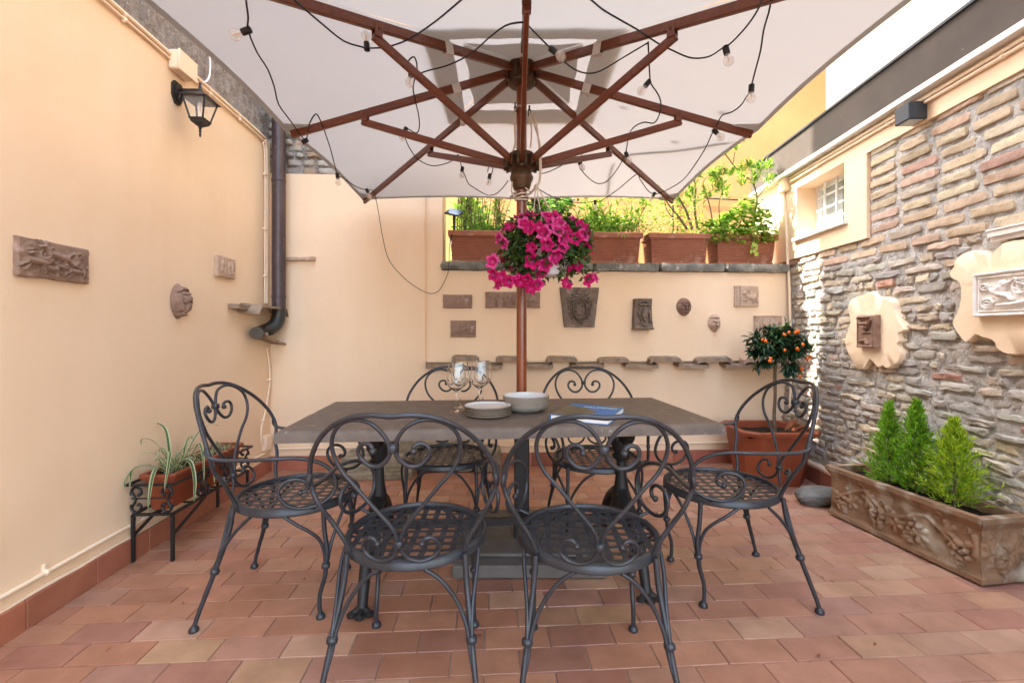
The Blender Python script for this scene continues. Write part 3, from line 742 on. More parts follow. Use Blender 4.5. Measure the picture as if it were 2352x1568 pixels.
P = [(RC(-.337, 1.62), rad(0.5), 'iron armchair at the near side of the table, in front of the plate stack'),
     (RC(.268, 1.60), -rad(2.5), 'iron armchair at the near side of the table, in front of the book'),
     (RC(-.945, 2.01), -rad(90)+rad(4.5), 'iron armchair at the left table end, beside the spider plant stand'),
     (RC(.96, 2.10), rad(90)+rad(.5), 'iron armchair at the right table end, in front of the kumquat pot'),
     (RC(-.375, 2.60), rad(180)-rad(1), 'iron armchair at the far side of the table, behind the wine glasses'),
     (RC(.472, 2.56), rad(180)+rad(2.5), 'iron armchair at the far side of the table, right of the parasol pole')]
ch0 = make_chair(P[0][2]); ch0.location = P[0][0]; ch0.rotation_euler = (0, 0, P[0][1]-TH)
for p, a, l in P[1:]: dup(ch0, p, a-TH, l)

# =================================================================== PARASOL
pc = RC(.0505, 2.40)
UM = thing('parasol', 'large square ecru canvas parasol with red brown wooden pole and ribs', 'parasol', (pc.x, pc.y, 0), -TH)
HUBZ, ZE, HX = 2.53, 2.195, 1.25
def canopy(x, y):                                                    # local coordinates about the pole
    return 2.575-(2.575-ZE-.02)*max(abs(x), abs(y))/HX
def fabric(g, h0, h1, z0, n=44, ins=.0, sag=.012, bow=.05, open_=True):
    """square ring of cloth between half-widths h0 and h1"""
    def f(a, b, q):
        h = h0+(h1-h0)*b; w = a*2-1
        bw = bow*(h/HX)*(1-w*w)*(0 if bow == 0 else 1)*(1-abs(2*abs(w)-1)*0)
        sg = sag*math.sin(math.pi*abs(w))*(h/HX)
        p = Vector((w*h, -(h-bw*(math.sin(math.pi*abs(w))*.5)), z0-(2.575-ZE-.02)*h/HX-0+sg+.005*noise.noise(Vector((w*3+q, h*5, q)))+.0035*noise.noise(Vector((w*11*h, h*4, q+5)))))
        for _ in range(q): p = Vector((-p.y, p.x, p.z))
        return p
    for q in range(4): g.grid(n, 10, lambda a, b: f(a, b, q))
g = MB(); fabric(g, .335, HX, 2.575); g.build('canopy', 'canvas', UM, smooth=60)
g = MB(); fabric(g, .0, .45, 2.594, bow=0, sag=.006); g.build('vent_cap', 'canvas', UM, smooth=60)
g = MB()                                                             # scalloped inner layer below the vent cap
for q in range(4):
    def f(a, b):
        w = a*2-1; h = .278*b*(1+.022*math.cos(w*math.pi*2.0+.6*q)*b); p = Vector((w*.278*b, -h, 2.571-.288*.278*b))
        for _ in range(q): p = Vector((-p.y, p.x, p.z))
        return p
    g.grid(24, 6, f)
g.build('inner_layer', 'canvas', UM, smooth=60)
g = MB()                                                             # hem of the doubled edge
for q in range(4):
    def f(a, b):
        w = a*2-1; h = HX-.0-.022*b; bw = .05*.5*math.sin(math.pi*abs(w))*(1-w*w)
        p = Vector((w*h, -(h-bw), 2.575-(2.575-ZE-.02)*h/HX+.012*math.sin(math.pi*abs(w))-.004))
        for _ in range(q): p = Vector((-p.y, p.x, p.z))
        return p
    g.grid(44, 1, f)
    def f2(a, b):
        p = f(a, 0); p = Vector((p.x, p.y, p.z-.0+(b-.5)*.012)); return p
g.build('hem', 'canvas', UM, smooth=60)
g = MB()                                                             # pockets over the rib ends
for sx in (-1, 1):
    for sy in (-1, 1):
        a, b, c = Vector((sx*HX, sy*HX, ZE+.008)), Vector((sx*(HX-.17), sy*HX, ZE+.030)), Vector((sx*HX, sy*(HX-.17), ZE+.030))
        g = MB(); g.add([a, b+Vector((0, -sy*.02, -.012)), (b+c)/2+Vector((-sx*.015, -sy*.015, -.008)), c+Vector((-sx*.02, 0, -.012))], [(0, 1, 2, 3)]); g.build('rib_pocket', 'canvas', UM, smooth=0)
for ang in range(4):
    q = Matrix.Rotation(ang*math.pi/2, 4, 'Z')
    g = MB(); g.add([q @ Vector(v) for v in ((HX-.02, -.09, ZE+.012), (HX-.02, .09, ZE+.012), (HX-.14, .03, ZE+.035), (HX-.14, -.03, ZE+.035))], [(0, 1, 2, 3)]); g.build('rib_pocket', 'canvas', UM, smooth=0)
g = MB(); g.lathe([(.027, .74), (.027, 2.50)], seg=28); g.build('pole', 'wood_pole', UM, smooth=60)
for z in (1.70, 1.78): g = MB(); g.lathe([(.0045, 0), (.0045, .002)], (-.012, -.0245, z), 8, axis=(-.4, -1, 0)); g.build('pin_hole', 'black_pl', UM, smooth=0)
g = MB(); g.box((0, 0, .40), (.078, .078, .76), ch=.006); g.build('lower_tube', 'cast', UM, smooth=0)
g = MB(); g.box((.03, .05, .035), (.72, .68, .06), ch=.006); g.box((.03, .05, .075), (.56, .52, .016), ch=.004); g.build('base_plate', 'baseplate', UM, smooth=0)
g = MB(); g.lathe([(.04, 2.44), (.068, 2.45), (.074, 2.47), (.074, 2.52), (.068, 2.535), (.074, 2.55), (.07, 2.57), (.03, 2.58)], seg=24)
for k in range(8):
    a = k*math.pi/4+math.pi/8; g.box((.07*math.cos(a), .07*math.sin(a), 2.5), (.03, .022, .075), rot=Matrix.Rotation(a, 3, 'Z'))
g.build('hub', 'brass', UM, smooth=40)
g = MB(); g.lathe([(.030, 1.895), (.042, 1.90), (.048, 1.915), (.052, 1.935), (.060, 1.95), (.062, 1.965), (.055, 1.98), (.052, 1.995), (.066, 2.005), (.070, 2.05), (.066, 2.06), (.066, 2.085), (.055, 2.09), (.03, 2.09)], seg=24)
for k in range(8):
    a = k*math.pi/4; 
    for d in (-.018, .018): g.box((.073*math.cos(a)-d*math.sin(a), .073*math.sin(a)+d*math.cos(a), 2.035), (.045, .010, .06), rot=Matrix.Rotation(a, 3, 'Z'), ch=.002)
g.build('runner', 'brass', UM, smooth=40)
for k in range(8):
    a = k*math.pi/4; ca, sa = math.cos(a), math.sin(a); corner = k % 2; m_ = max(abs(ca), abs(sa))
    Lr = (HX-.02 if corner else 1.215)/m_
    tip = Vector((Lr*ca, Lr*sa, ZE-.006)); st = Vector((.06*ca, .06*sa, HUBZ-.012))
    g = MB(); g.bar(st, tip, .021, .040, ch=.003); t_ = (tip-st).normalized()
    js = .47 if corner else .66
    jp = Vector((js*(HX/m_)*ca, js*(HX/m_)*sa, HUBZ-.012-(HUBZ-.006-ZE)*js))
    g.build('rib', 'wood', UM, smooth=0)
    side = Vector((-sa, ca, 0)); g = MB()
    base = Vector((.07*ca, .07*sa, 2.035)); e = jp-Vector((0, 0, .012))+t_*.018
    for d in (-.0165,): g.bar(base+side*0, e-side*0-Vector((0, 0, .026)), .020, .036, ch=.003)
    sb = g.build('strut', 'wood', UM, smooth=0)
    g = MB()
    for d in (-1, 1):
        g.box(jp+side*d*.0135+Vector((0, 0, -.016)), (.034, .005, .058), rot=Matrix.Rotation(a, 3, 'Z'), ch=.002); g.lathe([(.006, -.017), (.006, .017)], jp-Vector((0, 0, .012)), 8, axis=side)
    g.build('hinge', 'wood', sb, smooth=40)
    hs = .34/m_                                                     # canvas loop round each rib at the vent edge
    lp = Vector((hs*ca, hs*sa, HUBZ-.012-(HUBZ-.006-ZE)*(hs*m_/HX)))
    g = MB(); fr_ = Matrix((t_, side, t_.cross(side))).transposed()
    for d in (-1, 1): g.box(lp+side*d*.0125, (.042, .002, .052), rot=fr_)
    g.box(lp+Vector((0, 0, -.0265)), (.042, .027, .002), rot=fr_); g.build('rib_loop', 'webbing', UM, smooth=0)
g = MB()
for sx, z in ((-.034, 2.31), (.040, 2.295)): g.lathe([(.016, -.007), (.018, 0), (.016, .007)], (sx, -.02, z), 12, axis=(1, 0, 0)); g.box((sx, -.02, z+.012), (.008, .03, .04))
g.build('pulley', 'black_pl', UM, smooth=40)
g = MB(); rp = .0042
g.tube([(-.034, -.036, 2.31), (-.038, -.035, 2.2), (-.028, -.05, 2.10)], rp, 6, smooth=3); g.tube([(-.05, -.04, 2.08), (-.034, -.05, 2.13), (-.03, -.02, 2.31), (0.0, -.035, 2.32), (.01, -.045, 2.26)], rp, 6, smooth=4)
g.tube([(.040, -.037, 2.295), (.05, -.05, 2.19), (.045, -.055, 2.10)], rp, 6, smooth=3); g.tube([(.042, -.02, 2.31), (.075, -.06, 2.22), (.09, -.075, 2.05), (.09, -.07, 1.93), (.06, -.05, 1.88), (.03, -.03, 1.86)], rp, 6, smooth=4)
g.tube([(.046, -.03, 2.28), (.09, -.07, 2.12), (.098, -.08, 1.98), (.085, -.07, 1.90), (.04, -.045, 1.868)], rp, 6, smooth=4)
for i, z in enumerate((1.845, 1.856, 1.868)):
    g.tube([((.033+.003*(k % 2))*math.cos(k*math.pi/6+i), .034*math.sin(k*math.pi/6+i), z+.006*math.sin(k*math.pi/6+i*2)) for k in range(12)], rp, 6, smooth=2, closed=True)
g.tube([(-.05, -.03, 1.93), (-.052, -.035, 1.88), (-.035, -.03, 1.85)], rp, 6, smooth=3)
g.build('rope', 'rope', UM, smooth=60)

def on_canvas(px, py, up=.006):
    a = (px-1176)/1045; b = -(py-762)/1045; lo_, hi_ = .5, 4.6
    for _ in range(50):
        d = (lo_+hi_)/2
        if EYE+b*d < canopy(a*d-.0505, d-2.40)+up: lo_ = d
        else: hi_ = d
    return RC(a*lo_, lo_, EYE+b*lo_)
for pts, r, l in (([(1440, 349), (1520, 344), (1600, 333), (1676, 321)], .010, 'long thin dry twig lying on top of the canopy, near its right corner'),
                  ([(1407, 372), (1398, 400), (1395, 435), (1392, 450)], .007, 'short dry twig on top of the canopy, above the right far chair')):
    q = [on_canvas(*p, .022) for p in pts]; g = MB(); g.tube([p-q[0] for p in q], [r, r, r*.9, r*.7], 7, smooth=3); tag(g.build('twig', 'bark', smooth=60, loc=q[0]), l, 'twig')
for (x, y), l in (((1430, 240), 'small fallen leaf on the canopy beside the right hand rib'), ((1548, 320), 'small fallen leaf on the canopy above the long twig'), ((1655, 250), 'fallen leaf on the canopy near the right rib tip')):
    q = on_canvas(x, y, .022); g = MB(); g.leaf((-.02, -.01, 0), (1, .4, 0), (0, 0, 1), .05, .03, (1, 1, 1), .05, .05); tag(g.build('fallen_leaf', 'dryleaf', smooth=0, loc=q), l, 'leaf')
# =================================================================== STRING LIGHTS
def CAN(px, py, drop):
    """point on the cable: 'drop' below the canopy along the line of sight"""
    a = (px-1176)/1045; b = -(py-762)/1045; lo_, hi_ = .5, 4.6
    for _ in range(50):
        d = (lo_+hi_)/2; x = a*d-.0505; y = d-2.40
        if EYE+b*d < canopy(x, y)-drop: lo_ = d
        else: hi_ = d
    return RC(a*lo_, lo_, EYE+b*lo_)
SL = thing('string_lights', 'string of clear globe bulbs on black cable looped under the parasol', 'string lights', (pc.x, pc.y, 2.3))
off = Vector((pc.x, pc.y, 2.3))
runs = [
 (.05, [(560, -60), (565, 0), (570, 40), (570, 70), (590, 120), (615, 160), (630, 200), (640, 240), (665, 275), (690, 310), (703, 323), (707, 300), (712, 282), (725, 262), (735, 275), (745, 300), (760, 345), (775, 400), (790, 410), (820, 430), (843, 437)]),
 (.07, [(620, -50), (675, 0), (745, 60), (790, 95), (830, 108), (843, 111), (890, 108), (940, 90), (1000, 50), (1060, 0), (1110, -40)]),
 (.10, [(1208, 54), (1195, 52), (1160, 60), (1120, 90), (1080, 125), (1030, 150), (985, 162), (955, 171), (945, 165), (937, 152), (940, 138), (952, 132), (958, 158), (949, 200), (953, 228), (962, 267), (963, 295), (956, 306), (942, 299), (932, 297), (930, 313), (939, 337), (960, 366), (992, 381), (1023, 376), (1044, 366), (1053, 355), (1060, 384), (1067, 401), (1076, 422), (1090, 432), (1108, 443), (1125, 449), (1143, 443), (1160, 425), (1167, 415)]),
 (.16, [(1120, 395), (1124, 378), (1132, 380), (1130, 398), (1125, 402)]),
 (.07, [(1300, -40), (1357, 0), (1385, 23), (1424, 46), (1466, 70), (1508, 98), (1544, 116), (1581, 132), (1609, 134), (1634, 128), (1658, 112), (1676, 102), (1701, 77), (1722, 52), (1740, 24), (1750, 0), (1757, -30)]),
 (.05, [(1776, -30), (1771, 0), (1766, 28), (1754, 70), (1747, 116), (1736, 158), (1726, 197), (1722, 210), (1715, 222), (1701, 243), (1680, 258), (1659, 265), (1648, 285), (1641, 302), (1636, 306), (1620, 341), (1595, 380), (1567, 415), (1525, 440), (1505, 446)]),
 (.10, [(1208, 54), (1234, 81), (1262, 109), (1298, 144), (1326, 163), (1354, 169), (1382, 162), (1424, 137), (1466, 112), (1487, 100), (1489, 106), (1493, 183), (1498, 197), (1512, 218), (1518, 239), (1514, 264), (1502, 283), (1480, 281), (1459, 290), (1445, 309), (1438, 348), (1433, 362), (1417, 390), (1396, 415), (1375, 422), (1354, 411), (1333, 387), (1320, 358), (1298, 376), (1262, 394), (1238, 400)]),
 (.16, [(1322, 352), (1330, 348), (1336, 358), (1331, 370)]),
 (.05, [(1227, 427), (1255, 445), (1291, 460), (1333, 466), (1367, 463), (1379, 462), (1421, 434), (1461, 401), (1470, 412), (1490, 440), (1503, 445)]),
]
g = MB()
for dr, pts in runs: g.tube([CAN(x, y, dr)-off for x, y in pts], .0033, 6, smooth=3)
tail = [CAN(843, 437, .05), CAN(858, 440, .04)]+[P_depth(x, y, d) for x, y, d in [(868, 480, 3.62), (880, 550, 3.65), (895, 600, 3.68), (930, 640, 3.72), (965, 665, 3.75), (990, 674, 3.76), (1010, 665, 3.77), (1028, 630, 3.78), (1031, 606, 3.79), (1033, 560, 3.80), (1037, 545, 3.81)]]
g.tube([p-off for p in tail], .0026, 6, smooth=4)
g.build('cable', 'cable', SL, smooth=60)
bl = [((570, 70), (550, 77), .05), ((703, 323), (690, 330), .05), ((775, 402), (776, 415), .05), ((843, 437), (848, 450), .05), ((843, 111), (840, 78), .07), ((945, 165), (942, 184), .10), ((932, 297), (926, 312), .10), ((1062, 387), (1060, 401), .10), ((1125, 403), (1122, 420), .16),
      ((1667, 112), (1673, 137), .07), ((1726, 200), (1725, 220), .05), ((1641, 300), (1651, 311), .05), ((1503, 445), (1497, 455), .05), ((1267, 114), (1276, 121), .10), ((1489, 190), (1476, 205), .10), ((1438, 353), (1444, 367), .10), ((1331, 369), (1336, 382), .16), ((1367, 463), (1367, 478), .05)]
for (sx, sy), (bx, by), dr in bl:
    s = CAN(sx, sy, dr); d = (s-Vector((0, 0, EYE))).dot(Vector((ST, CT, 0))); b = P_depth(bx, by, d); ax = (b-s)
    if ax.length < .02: ax = Vector((0, -.2, -1))
    ax.normalize(); g = MB()
    g.lathe([(.008, -.016), (.0125, -.013), (.0125, .016), (.0115, .020)], s-off+ax*.004, 12, axis=ax); sk = g.build('bulb_socket', 'black_pl', SL, smooth=40)
    g = MB(); c = s-off+ax*.05
    g.lathe([(.010, -.030), (.010, -.024), (.014, -.017), (.0195, -.006), (.0205, .003), (.0175, .012), (.010, .019), (.0, .0215)], c, 14, axis=ax); g.build('bulb', 'bulbglass', sk, smooth=60)
    g = MB(); g.lathe([(.0022, -.02), (.0022, .006)], c, 6, axis=ax); g.build('filament', 'filament', sk, smooth=60)

# =================================================================== THINGS ON THE TABLE
def lathe_thing(name, label, cat, prof, loc, m, group=None, rim=None, seg=40):
    g = MB(); g.lathe(prof, seg=seg); o = g.build(name, m, smooth=50, loc=loc)
    return tag(o, label, cat, group)
def on_table(px, py, z=0.0): p = P_floor(px, py, ZT); return Vector((p.x, p.y, ZT+z+.0005))
pp = on_table(1121, 954); order = ['lowest of its stack', 'second from the bottom of its stack', 'third from the bottom of its stack', 'topmost of its stack']
for i in range(4):
    r = .111; z = i*.0108; q = [(.0, .003), (.062, .003), (.066, 0), (.070, .003), (.098, .0045), (.107, .008), (r, .0150), (r, .0165), (.1085, .0170), (.1035, .010), (.094, .0078), (.0, .0078)]
    o = thing('dinner_plate', 'white glazed plate with a brown rim, '+order[i], 'plate', (pp.x+random.uniform(-.001, .001), pp.y+random.uniform(-.001, .001), ZT+z+.0006), group='stacked plates on the table')
    g = MB(); g.lathe(q[:7], seg=44, closed_ends=False); g.build('underside', 'ceramic_out', o, smooth=50)
    g = MB(); g.lathe(q[6:9], seg=44, closed_ends=False); g.build('rim', 'ceramic_rim', o, smooth=50)
    g = MB(); g.lathe(q[8:], seg=44, closed_ends=False); g.build('glazed_face', 'ceramic', o, smooth=50)
pb = on_table(1208, 943.5); order = ['lowest of its stack by the pole', 'second from the bottom of its stack', 'third from the bottom of its stack', 'topmost of its stack by the pole']
for i in range(4):
    r = .1145; z = i*.0108; q = [(.0, .002), (.066, .002), (.069, 0), (.074, .003), (.092, .010), (.106, .022), (.1125, .036), (r, .0445), (r, .0462), (.1125, .0465), (.1095, .036), (.100, .020), (.085, .0112), (.06, .0075), (.0, .0075)]
    o = thing('soup_bowl', 'wide beige glazed bowl with a brown rim, '+order[i], 'bowl', (pb.x+random.uniform(-.001, .001), pb.y+random.uniform(-.001, .001), ZT+z+.0006), group='stacked bowls on the table')
    g = MB(); g.lathe(q[:8], seg=44, closed_ends=False); g.build('underside', 'ceramic_out', o, smooth=50)
    g = MB(); g.lathe(q[7:10], seg=44, closed_ends=False); g.build('rim', 'ceramic_rim', o, smooth=50)
    g = MB(); g.lathe(q[9:], seg=44, closed_ends=False); g.build('glazed_face', 'ceramic', o, smooth=50)
gp_ = [(.0, 0), (.036, 0), (.0365, .0015), (.030, .003), (.012, .006), (.0052, .012), (.0042, .03), (.0040, .085), (.0055, .097), (.016, .104), (.034, .118), (.0475, .138), (.0490, .152), (.046, .180), (.0395, .222), (.0385, .236), (.0379, .236), (.0387, .222), (.0452, .180), (.0482, .152), (.0466, .139), (.033, .1195), (.014, .1062), (.0, .103)]
gl = [((1048, 945), 'clear wine glass nearest the camera of the four by the plates'), ((1057, 936), 'clear wine glass just behind the nearest one, left of the plate stack'), ((1101, 936), 'clear wine glass standing directly behind the plate stack'), ((1109, 929), 'clear wine glass farthest back, behind the plate stack near the bowls')]
for (x, y), l in gl: lathe_thing('wine_glass', l, 'wine glass', gp_, on_table(x, y), 'wineglass', 'wine glasses on the table', seg=36)
bc = RC(.355, 2.105); BK = thing('book', 'thick hardback book with a blue and olive photo cover and white title', 'book', (bc.x, bc.y, ZT+.0006), -TH+rad(-25))
bw, bd, bh = .262, .335, .027
g = MB(); g.box((0, 0, bh/2), (bw-.010, bd-.010, bh-.006)); g.build('pages', 'paper', BK, smooth=0)
g = MB(); g.box((0, 0, .0016), (bw, bd, .003), ch=.0008); g.box((0, 0, bh-.0016), (bw, bd, .003), ch=.0008); g.box((-bw/2+.001, 0, bh/2), (.003, bd, bh-.006)); g.build('cover', 'bookblue', BK, smooth=0)
g = MB(); zt_ = bh+.0004
pl = [(-.129, -.164), (.04, -.164), (.055, -.10), (.03, -.06), (.05, -.02), (.015, .02), (-.02, .04), (-.035, .085), (-.075, .07), (-.10, .11), (-.129, .10)]
g.prism(pl, lambda a, b, t: Vector((a, b, t)), zt_-.0006, zt_+.0003); pl = [(.02, .155), (.09, .125), (.129, .13), (.129, .164), (-.06, .164)]
g.prism(pl, lambda a, b, t: Vector((a, b, t)), zt_-.0006, zt_+.0003); g.build('cover_picture', 'bookgreen', BK, smooth=0)
cu = D.curves.new('title', 'FONT'); cu.body = 'PALERMO'; cu.size = .036; cu.extrude = .0002; cu.align_x = 'LEFT'; cu.shear = .2
to = D.objects.new('title', cu); COL.objects.link(to); bpy.context.view_layer.update()
me = D.meshes.new_from_object(to); D.objects.remove(to); D.curves.remove(cu)
tt_ = D.objects.new('title', me); COL.objects.link(tt_); me.materials.append(M['white_pl']); tt_.parent = BK; tt_.location = (-.045, .065, zt_+.0012)
tt_.rotation_euler = (0, 0, .03)

# =================================================================== RELIEFS SET IN THE WALLS
random.seed(21)
def hfield(els, w, h):
    """height at (x,z): soft union of capsules (x1,z1,x2,z2,r,height) given in fractions of the width / height"""
    E_ = []
    for e in els:
        x1, z1, x2, z2, r, q = e; E_.append((x1*w, z1*h, x2*w, z2*h, r*h*.80, q*1.5))
    def f(x, z):
        t = 0
        for x1, z1, x2, z2, r, q in E_:
            dx, dz = x2-x1, z2-z1; L = dx*dx+dz*dz
            k = 0 if L < 1e-12 else max(0, min(1, ((x-x1)*dx+(z-z1)*dz)/L))
            d2 = ((x-x1-k*dx)**2+(z-z1-k*dz)**2)/(r*r)
            if d2 < 1: t = max(t, q*math.sqrt(1-d2))
        return t
    return f
def relief(name, label, fr, w, h, m, els, th=.02, res=.006, top=1.0, bot=1.0, border=0.0, warp=.003, cat='relief', rough=.0012, bulge_=0.0):
    """carved slab; local x right, z up, -y out of the wall; top/bot = width factors of its two ends"""
    f = hfield(els, w, h); g = MB(); nu = max(8, int(w/res)); nv = max(6, int(h/res)); sd = random.uniform(0, 50)
    def P(a, b, lift):
        k = bot+(top-bot)*b; e = noise.noise(Vector((a*4+sd, b*4, 0)))*warp*(1 if a in (0, 1) or b in (0, 1) else 0)
        x = (a-.5)*w*k+e; z = (b-.5)*h+e
        q = f(a*w, b*h) if lift else 0
        if border and lift and min(a*w, (1-a)*w, b*h, (1-b)*h) < border: q = max(q, .006)
        ed = min(a, 1-a)*w, min(b, 1-b)*h
        rd = -.004 if min(ed) < 1e-6 else 0
        bu = bulge_*(math.sin(math.pi*b)*.0+ (b-.5)**2*2)
        return Vector((x, -(th if lift else -.01)-(q+rd+bu+noise.noise(Vector((x*60, z*60, sd)))*rough if lift else 0), z))
    g.grid(nu, nv, lambda a, b: P(a, b, 1))
    ring = [(i/nu, 0) for i in range(nu)]+[(1, j/nv) for j in range(nv)]+[(1-i/nu, 1) for i in range(nu)]+[(0, 1-j/nv) for j in range(nv)]
    vs = [P(a, b, 1) for a, b in ring]+[P(a, b, 0) for a, b in ring]; n = len(ring)
    g.add(vs, [(i, i+n, (i+1) % n+n, (i+1) % n) for i in range(n)])
    o = g.build(name, m, smooth=50); o.matrix_world = fr
    return tag(o, label, cat)
def beast(x, z, s, d=1, rear=0, hh=.010, horns=False):
    """a running animal in relief, facing +x when d=1; s relative to the slab's height"""
    k = .5
    X = lambda q: x+q*s*d*k
    e = [(X(-.28), z, X(.25), z+.06*s, .14*s, hh), (X(.25), z+.06*s, X(.45), z+.28*s, .075*s, hh), (X(.45), z+.28*s, X(.62), z+.22*s, .06*s, hh)]
    e += [(X(.2), z, X(.5), z-.16*s, .045*s, hh*.8), (X(.5), z-.16*s, X(.62), z-.12*s, .03*s, hh*.7), (X(.15), z-.02*s, X(.32), z-.26*s, .045*s, hh*.7), (X(-.25), z, X(-.5), z-.2*s, .055*s, hh*.8), (X(-.5), z-.2*s, X(-.66), z-.22*s, .03*s, hh*.7), (X(-.2), z-.02*s, X(-.32), z-.27*s, .045*s, hh*.7), (X(-.3), z+.06*s, X(-.52), z+.12*s, .03*s, hh*.6)]
    if horns: e += [(X(.45), z+.34*s, X(.36), z+.5*s, .025*s, hh*.7), (X(.5), z+.34*s, X(.6), z+.5*s, .025*s, hh*.7), (X(.36), z+.5*s, X(.3), z+.46*s, .02*s, hh*.6), (X(.6), z+.5*s, X(.66), z+.45*s, .02*s, hh*.6)]
    return e
def man(x, z, s, lean=0, hh=.009, asp=.5):
    X = lambda q: x+q*s*asp
    return [(X(lean*.6), z+.42*s, X(lean*.6), z+.44*s, .085*s, hh), (X(0), z, X(lean*.5), z+.3*s, .11*s, hh), (X(0), z, X(-.12), z-.25*s, .06*s, hh*.9), (X(-.12), z-.25*s, X(-.08), z-.48*s, .045*s, hh*.8),
            (X(0), z, X(.14), z-.22*s, .06*s, hh*.9), (X(.14), z-.22*s, X(.2), z-.48*s, .045*s, hh*.8), (X(lean*.5), z+.27*s, X(.28+lean*.3), z+.12*s, .04*s, hh*.8), (X(lean*.5), z+.27*s, X(-.25), z+.1*s, .04*s, hh*.8), (X(.28+lean*.3), z+.12*s, X(.42+lean*.3), z+.3*s, .035*s, hh*.7)]
def spiral(x, z, r, turns=1.6, hh=.008, w=.05, asp=1.0, ph=0.0, d=1):
    e = []; n = int(14*turns); p = None
    for i in range(n+1):
        a = ph+d*2*math.pi*turns*i/n; rr = r*(1-.8*i/n); q = (x+rr*math.cos(a)*asp, z+rr*math.sin(a))
        if p: e.append((p[0], p[1], q[0], q[1], w, hh))
        p = q
    return e
def place_back(px0, px1, py0, py1, off=.04):
    a = P_back(px0, py1, off); b = P_back(px1, py0, off); a2 = P_back(px0, py0, off)
    return frame(((a.x+b.x)/2, BY-off, (a.z+b.z)/2), (1, 0, 0), (0, -1, 0)), abs(b.x-a.x), abs(b.z-a.z)
fr, w, h = place_back(1018, 1084, 677, 708); relief('plain_tablet', 'plain brown terracotta tablet without carving, left on the back wall', fr, w, h, 'terra', [], .022, .008, cat='tablet')
fr, w, h = place_back(1115, 1240, 671, 707)
els = []
for i in range(5): els += man(.2+.15*i, .5, .75, random.uniform(-.5, .5), asp=.16)
els += beast(.78, .5, .6, -1, hh=.008)
relief('frieze_tablet', 'long terracotta frieze of small dancing figures on the back wall, behind the parasol pole', fr, w, h, 'terra', els, .024, .004)
fr, w, h = place_back(1035, 1093, 736, 774)
els = []
for i in range(7): els += man(random.uniform(.4, .9), random.uniform(.35, .6), .5, random.uniform(-.5, .5), hh=.005, asp=.35)
els += beast(.3, .3, .5, 1, hh=.005)+[(.1, .2, .95, .22, .03, .004)]
relief('scene_tablet', 'small brown tablet with a faint crowded scene, below the plain tablet', fr, w, h, 'terra', els, .022, .004)
fr, w, h = place_back(1287, 1372, 661, 751)
els = []                                                             # papal arms: tiara, crossed keys, cartouche with six balls
A = .94; oval = [(.5+.205*math.cos(a)*(1 if math.sin(a) < .3 else .92), .44+.245*math.sin(a)) for a in [2*math.pi*i/28 for i in range(28)]]
els += [(.5, .47, .5, .42, .20, .012)]
for (x1, z1), (x2, z2) in zip(oval, oval[1:]+oval[:1]): els.append((x1, z1, x2, z2, .022, .020))
oval2 = [(.5+.255*math.cos(a), .45+.29*math.sin(a)) for a in [2*math.pi*i/28 for i in range(28)]]
for (x1, z1), (x2, z2) in zip(oval2, oval2[1:]+oval2[:1]): els.append((x1, z1, x2, z2, .018, .012))
for x, z in ((.49, .60), (.39, .535), (.59, .53), (.40, .41), (.58, .41), (.49, .325)): els.append((x, z, x, z, .036, .024))
els += [(.34, .80, .72, .66, .022, .014), (.66, .82, .28, .66, .022, .014), (.34, .80, .31, .84, .035, .012), (.66, .82, .70, .86, .035, .012)]
els += [(.43, .80, .57, .80, .03, .014), (.42, .86, .58, .86, .03, .015), (.43, .92, .57, .92, .03, .014), (.46, .97, .54, .97, .04, .014), (.5, .86, .5, .93, .10, .010)]
for sx in (-1, 1):
    for k, (x, z) in enumerate(((.30, .72), (.36, .62), (.37, .5), (.34, .36), (.27, .24))): els += spiral(.5+sx*x*.85, z, .055, 1.2, .010, .018, ph=k, d=sx)
    els += [(.5+sx*.2, .66, .5+sx*.36, .72, .02, .010), (.5+sx*.3, .3, .5+sx*.34, .6, .016, .008)]
els += spiral(.46, .13, .05, 1, .012, .02)+spiral(.54, .13, .05, 1, .012, .02, d=-1)
relief('coat_of_arms', 'grey brown tapering slab carved with crossed keys and a shield of six balls', fr, w, h, 'terra_grey', els, .035, .003, top=1.05, bot=.80)
fr, w, h = place_back(1452, 1492, 687, 757)
els = [(.25, .80, .75, .80, .05, .018), (.3, .87, .3, .87, .04, .016), (.42, .89, .42, .9, .04, .018), (.55, .89, .55, .9, .04, .018), (.68, .87, .68, .87, .04, .016), (.55, .45, .58, .55, .15, .022), (.52, .33, .58, .3, .06, .02), (.45, .5, .45, .5, .03, .026), (.68, .5, .68, .5, .03, .026)]
els += [(.2, .55, .42, .2, .03, .014), (.2, .55, .3, .68, .03, .014), (.78, .6, .85, .35, .03, .014), (.5, .14, .58, .12, .04, .018), (.05, .04, .95, .04, .05, .016)]+spiral(.3, .2, .05, 1.2, .012, .02, asp=1.5)+spiral(.85, .25, .05, 1.2, .012, .02, asp=1.5)
relief('crowned_corbel', 'weathered concave corbel stone with a carved crown over a shield', fr, w, h, 'terra_grey', els, .06, .003, top=.92, bot=1.08, bulge_=.05)
fr, w, h = place_back(1685, 1740, 657, 704)
els = beast(.62, .42, .9, -1, hh=.009)+man(.55, .68, .45, -.2, asp=.5)+[(.1, .02, .1, .98, .06, .008), (.22, .02, .22, .98, .02, .006), (.85, .45, .95, .2, .05, .008)]
relief('horseman_tablet', 'pale pink square tablet with a horseman in relief, upper right on the back wall', fr, w, h, 'terra_pale', els, .02, .004)
fr, w, h = place_back(1731, 1792, 725, 768)
els = [(.1+.1*i, .1, .1+.1*i, .9, .05, .007) for i in range(3)]+man(.6, .5, .7, 0, asp=.4)+man(.8, .5, .7, .3, asp=.4)
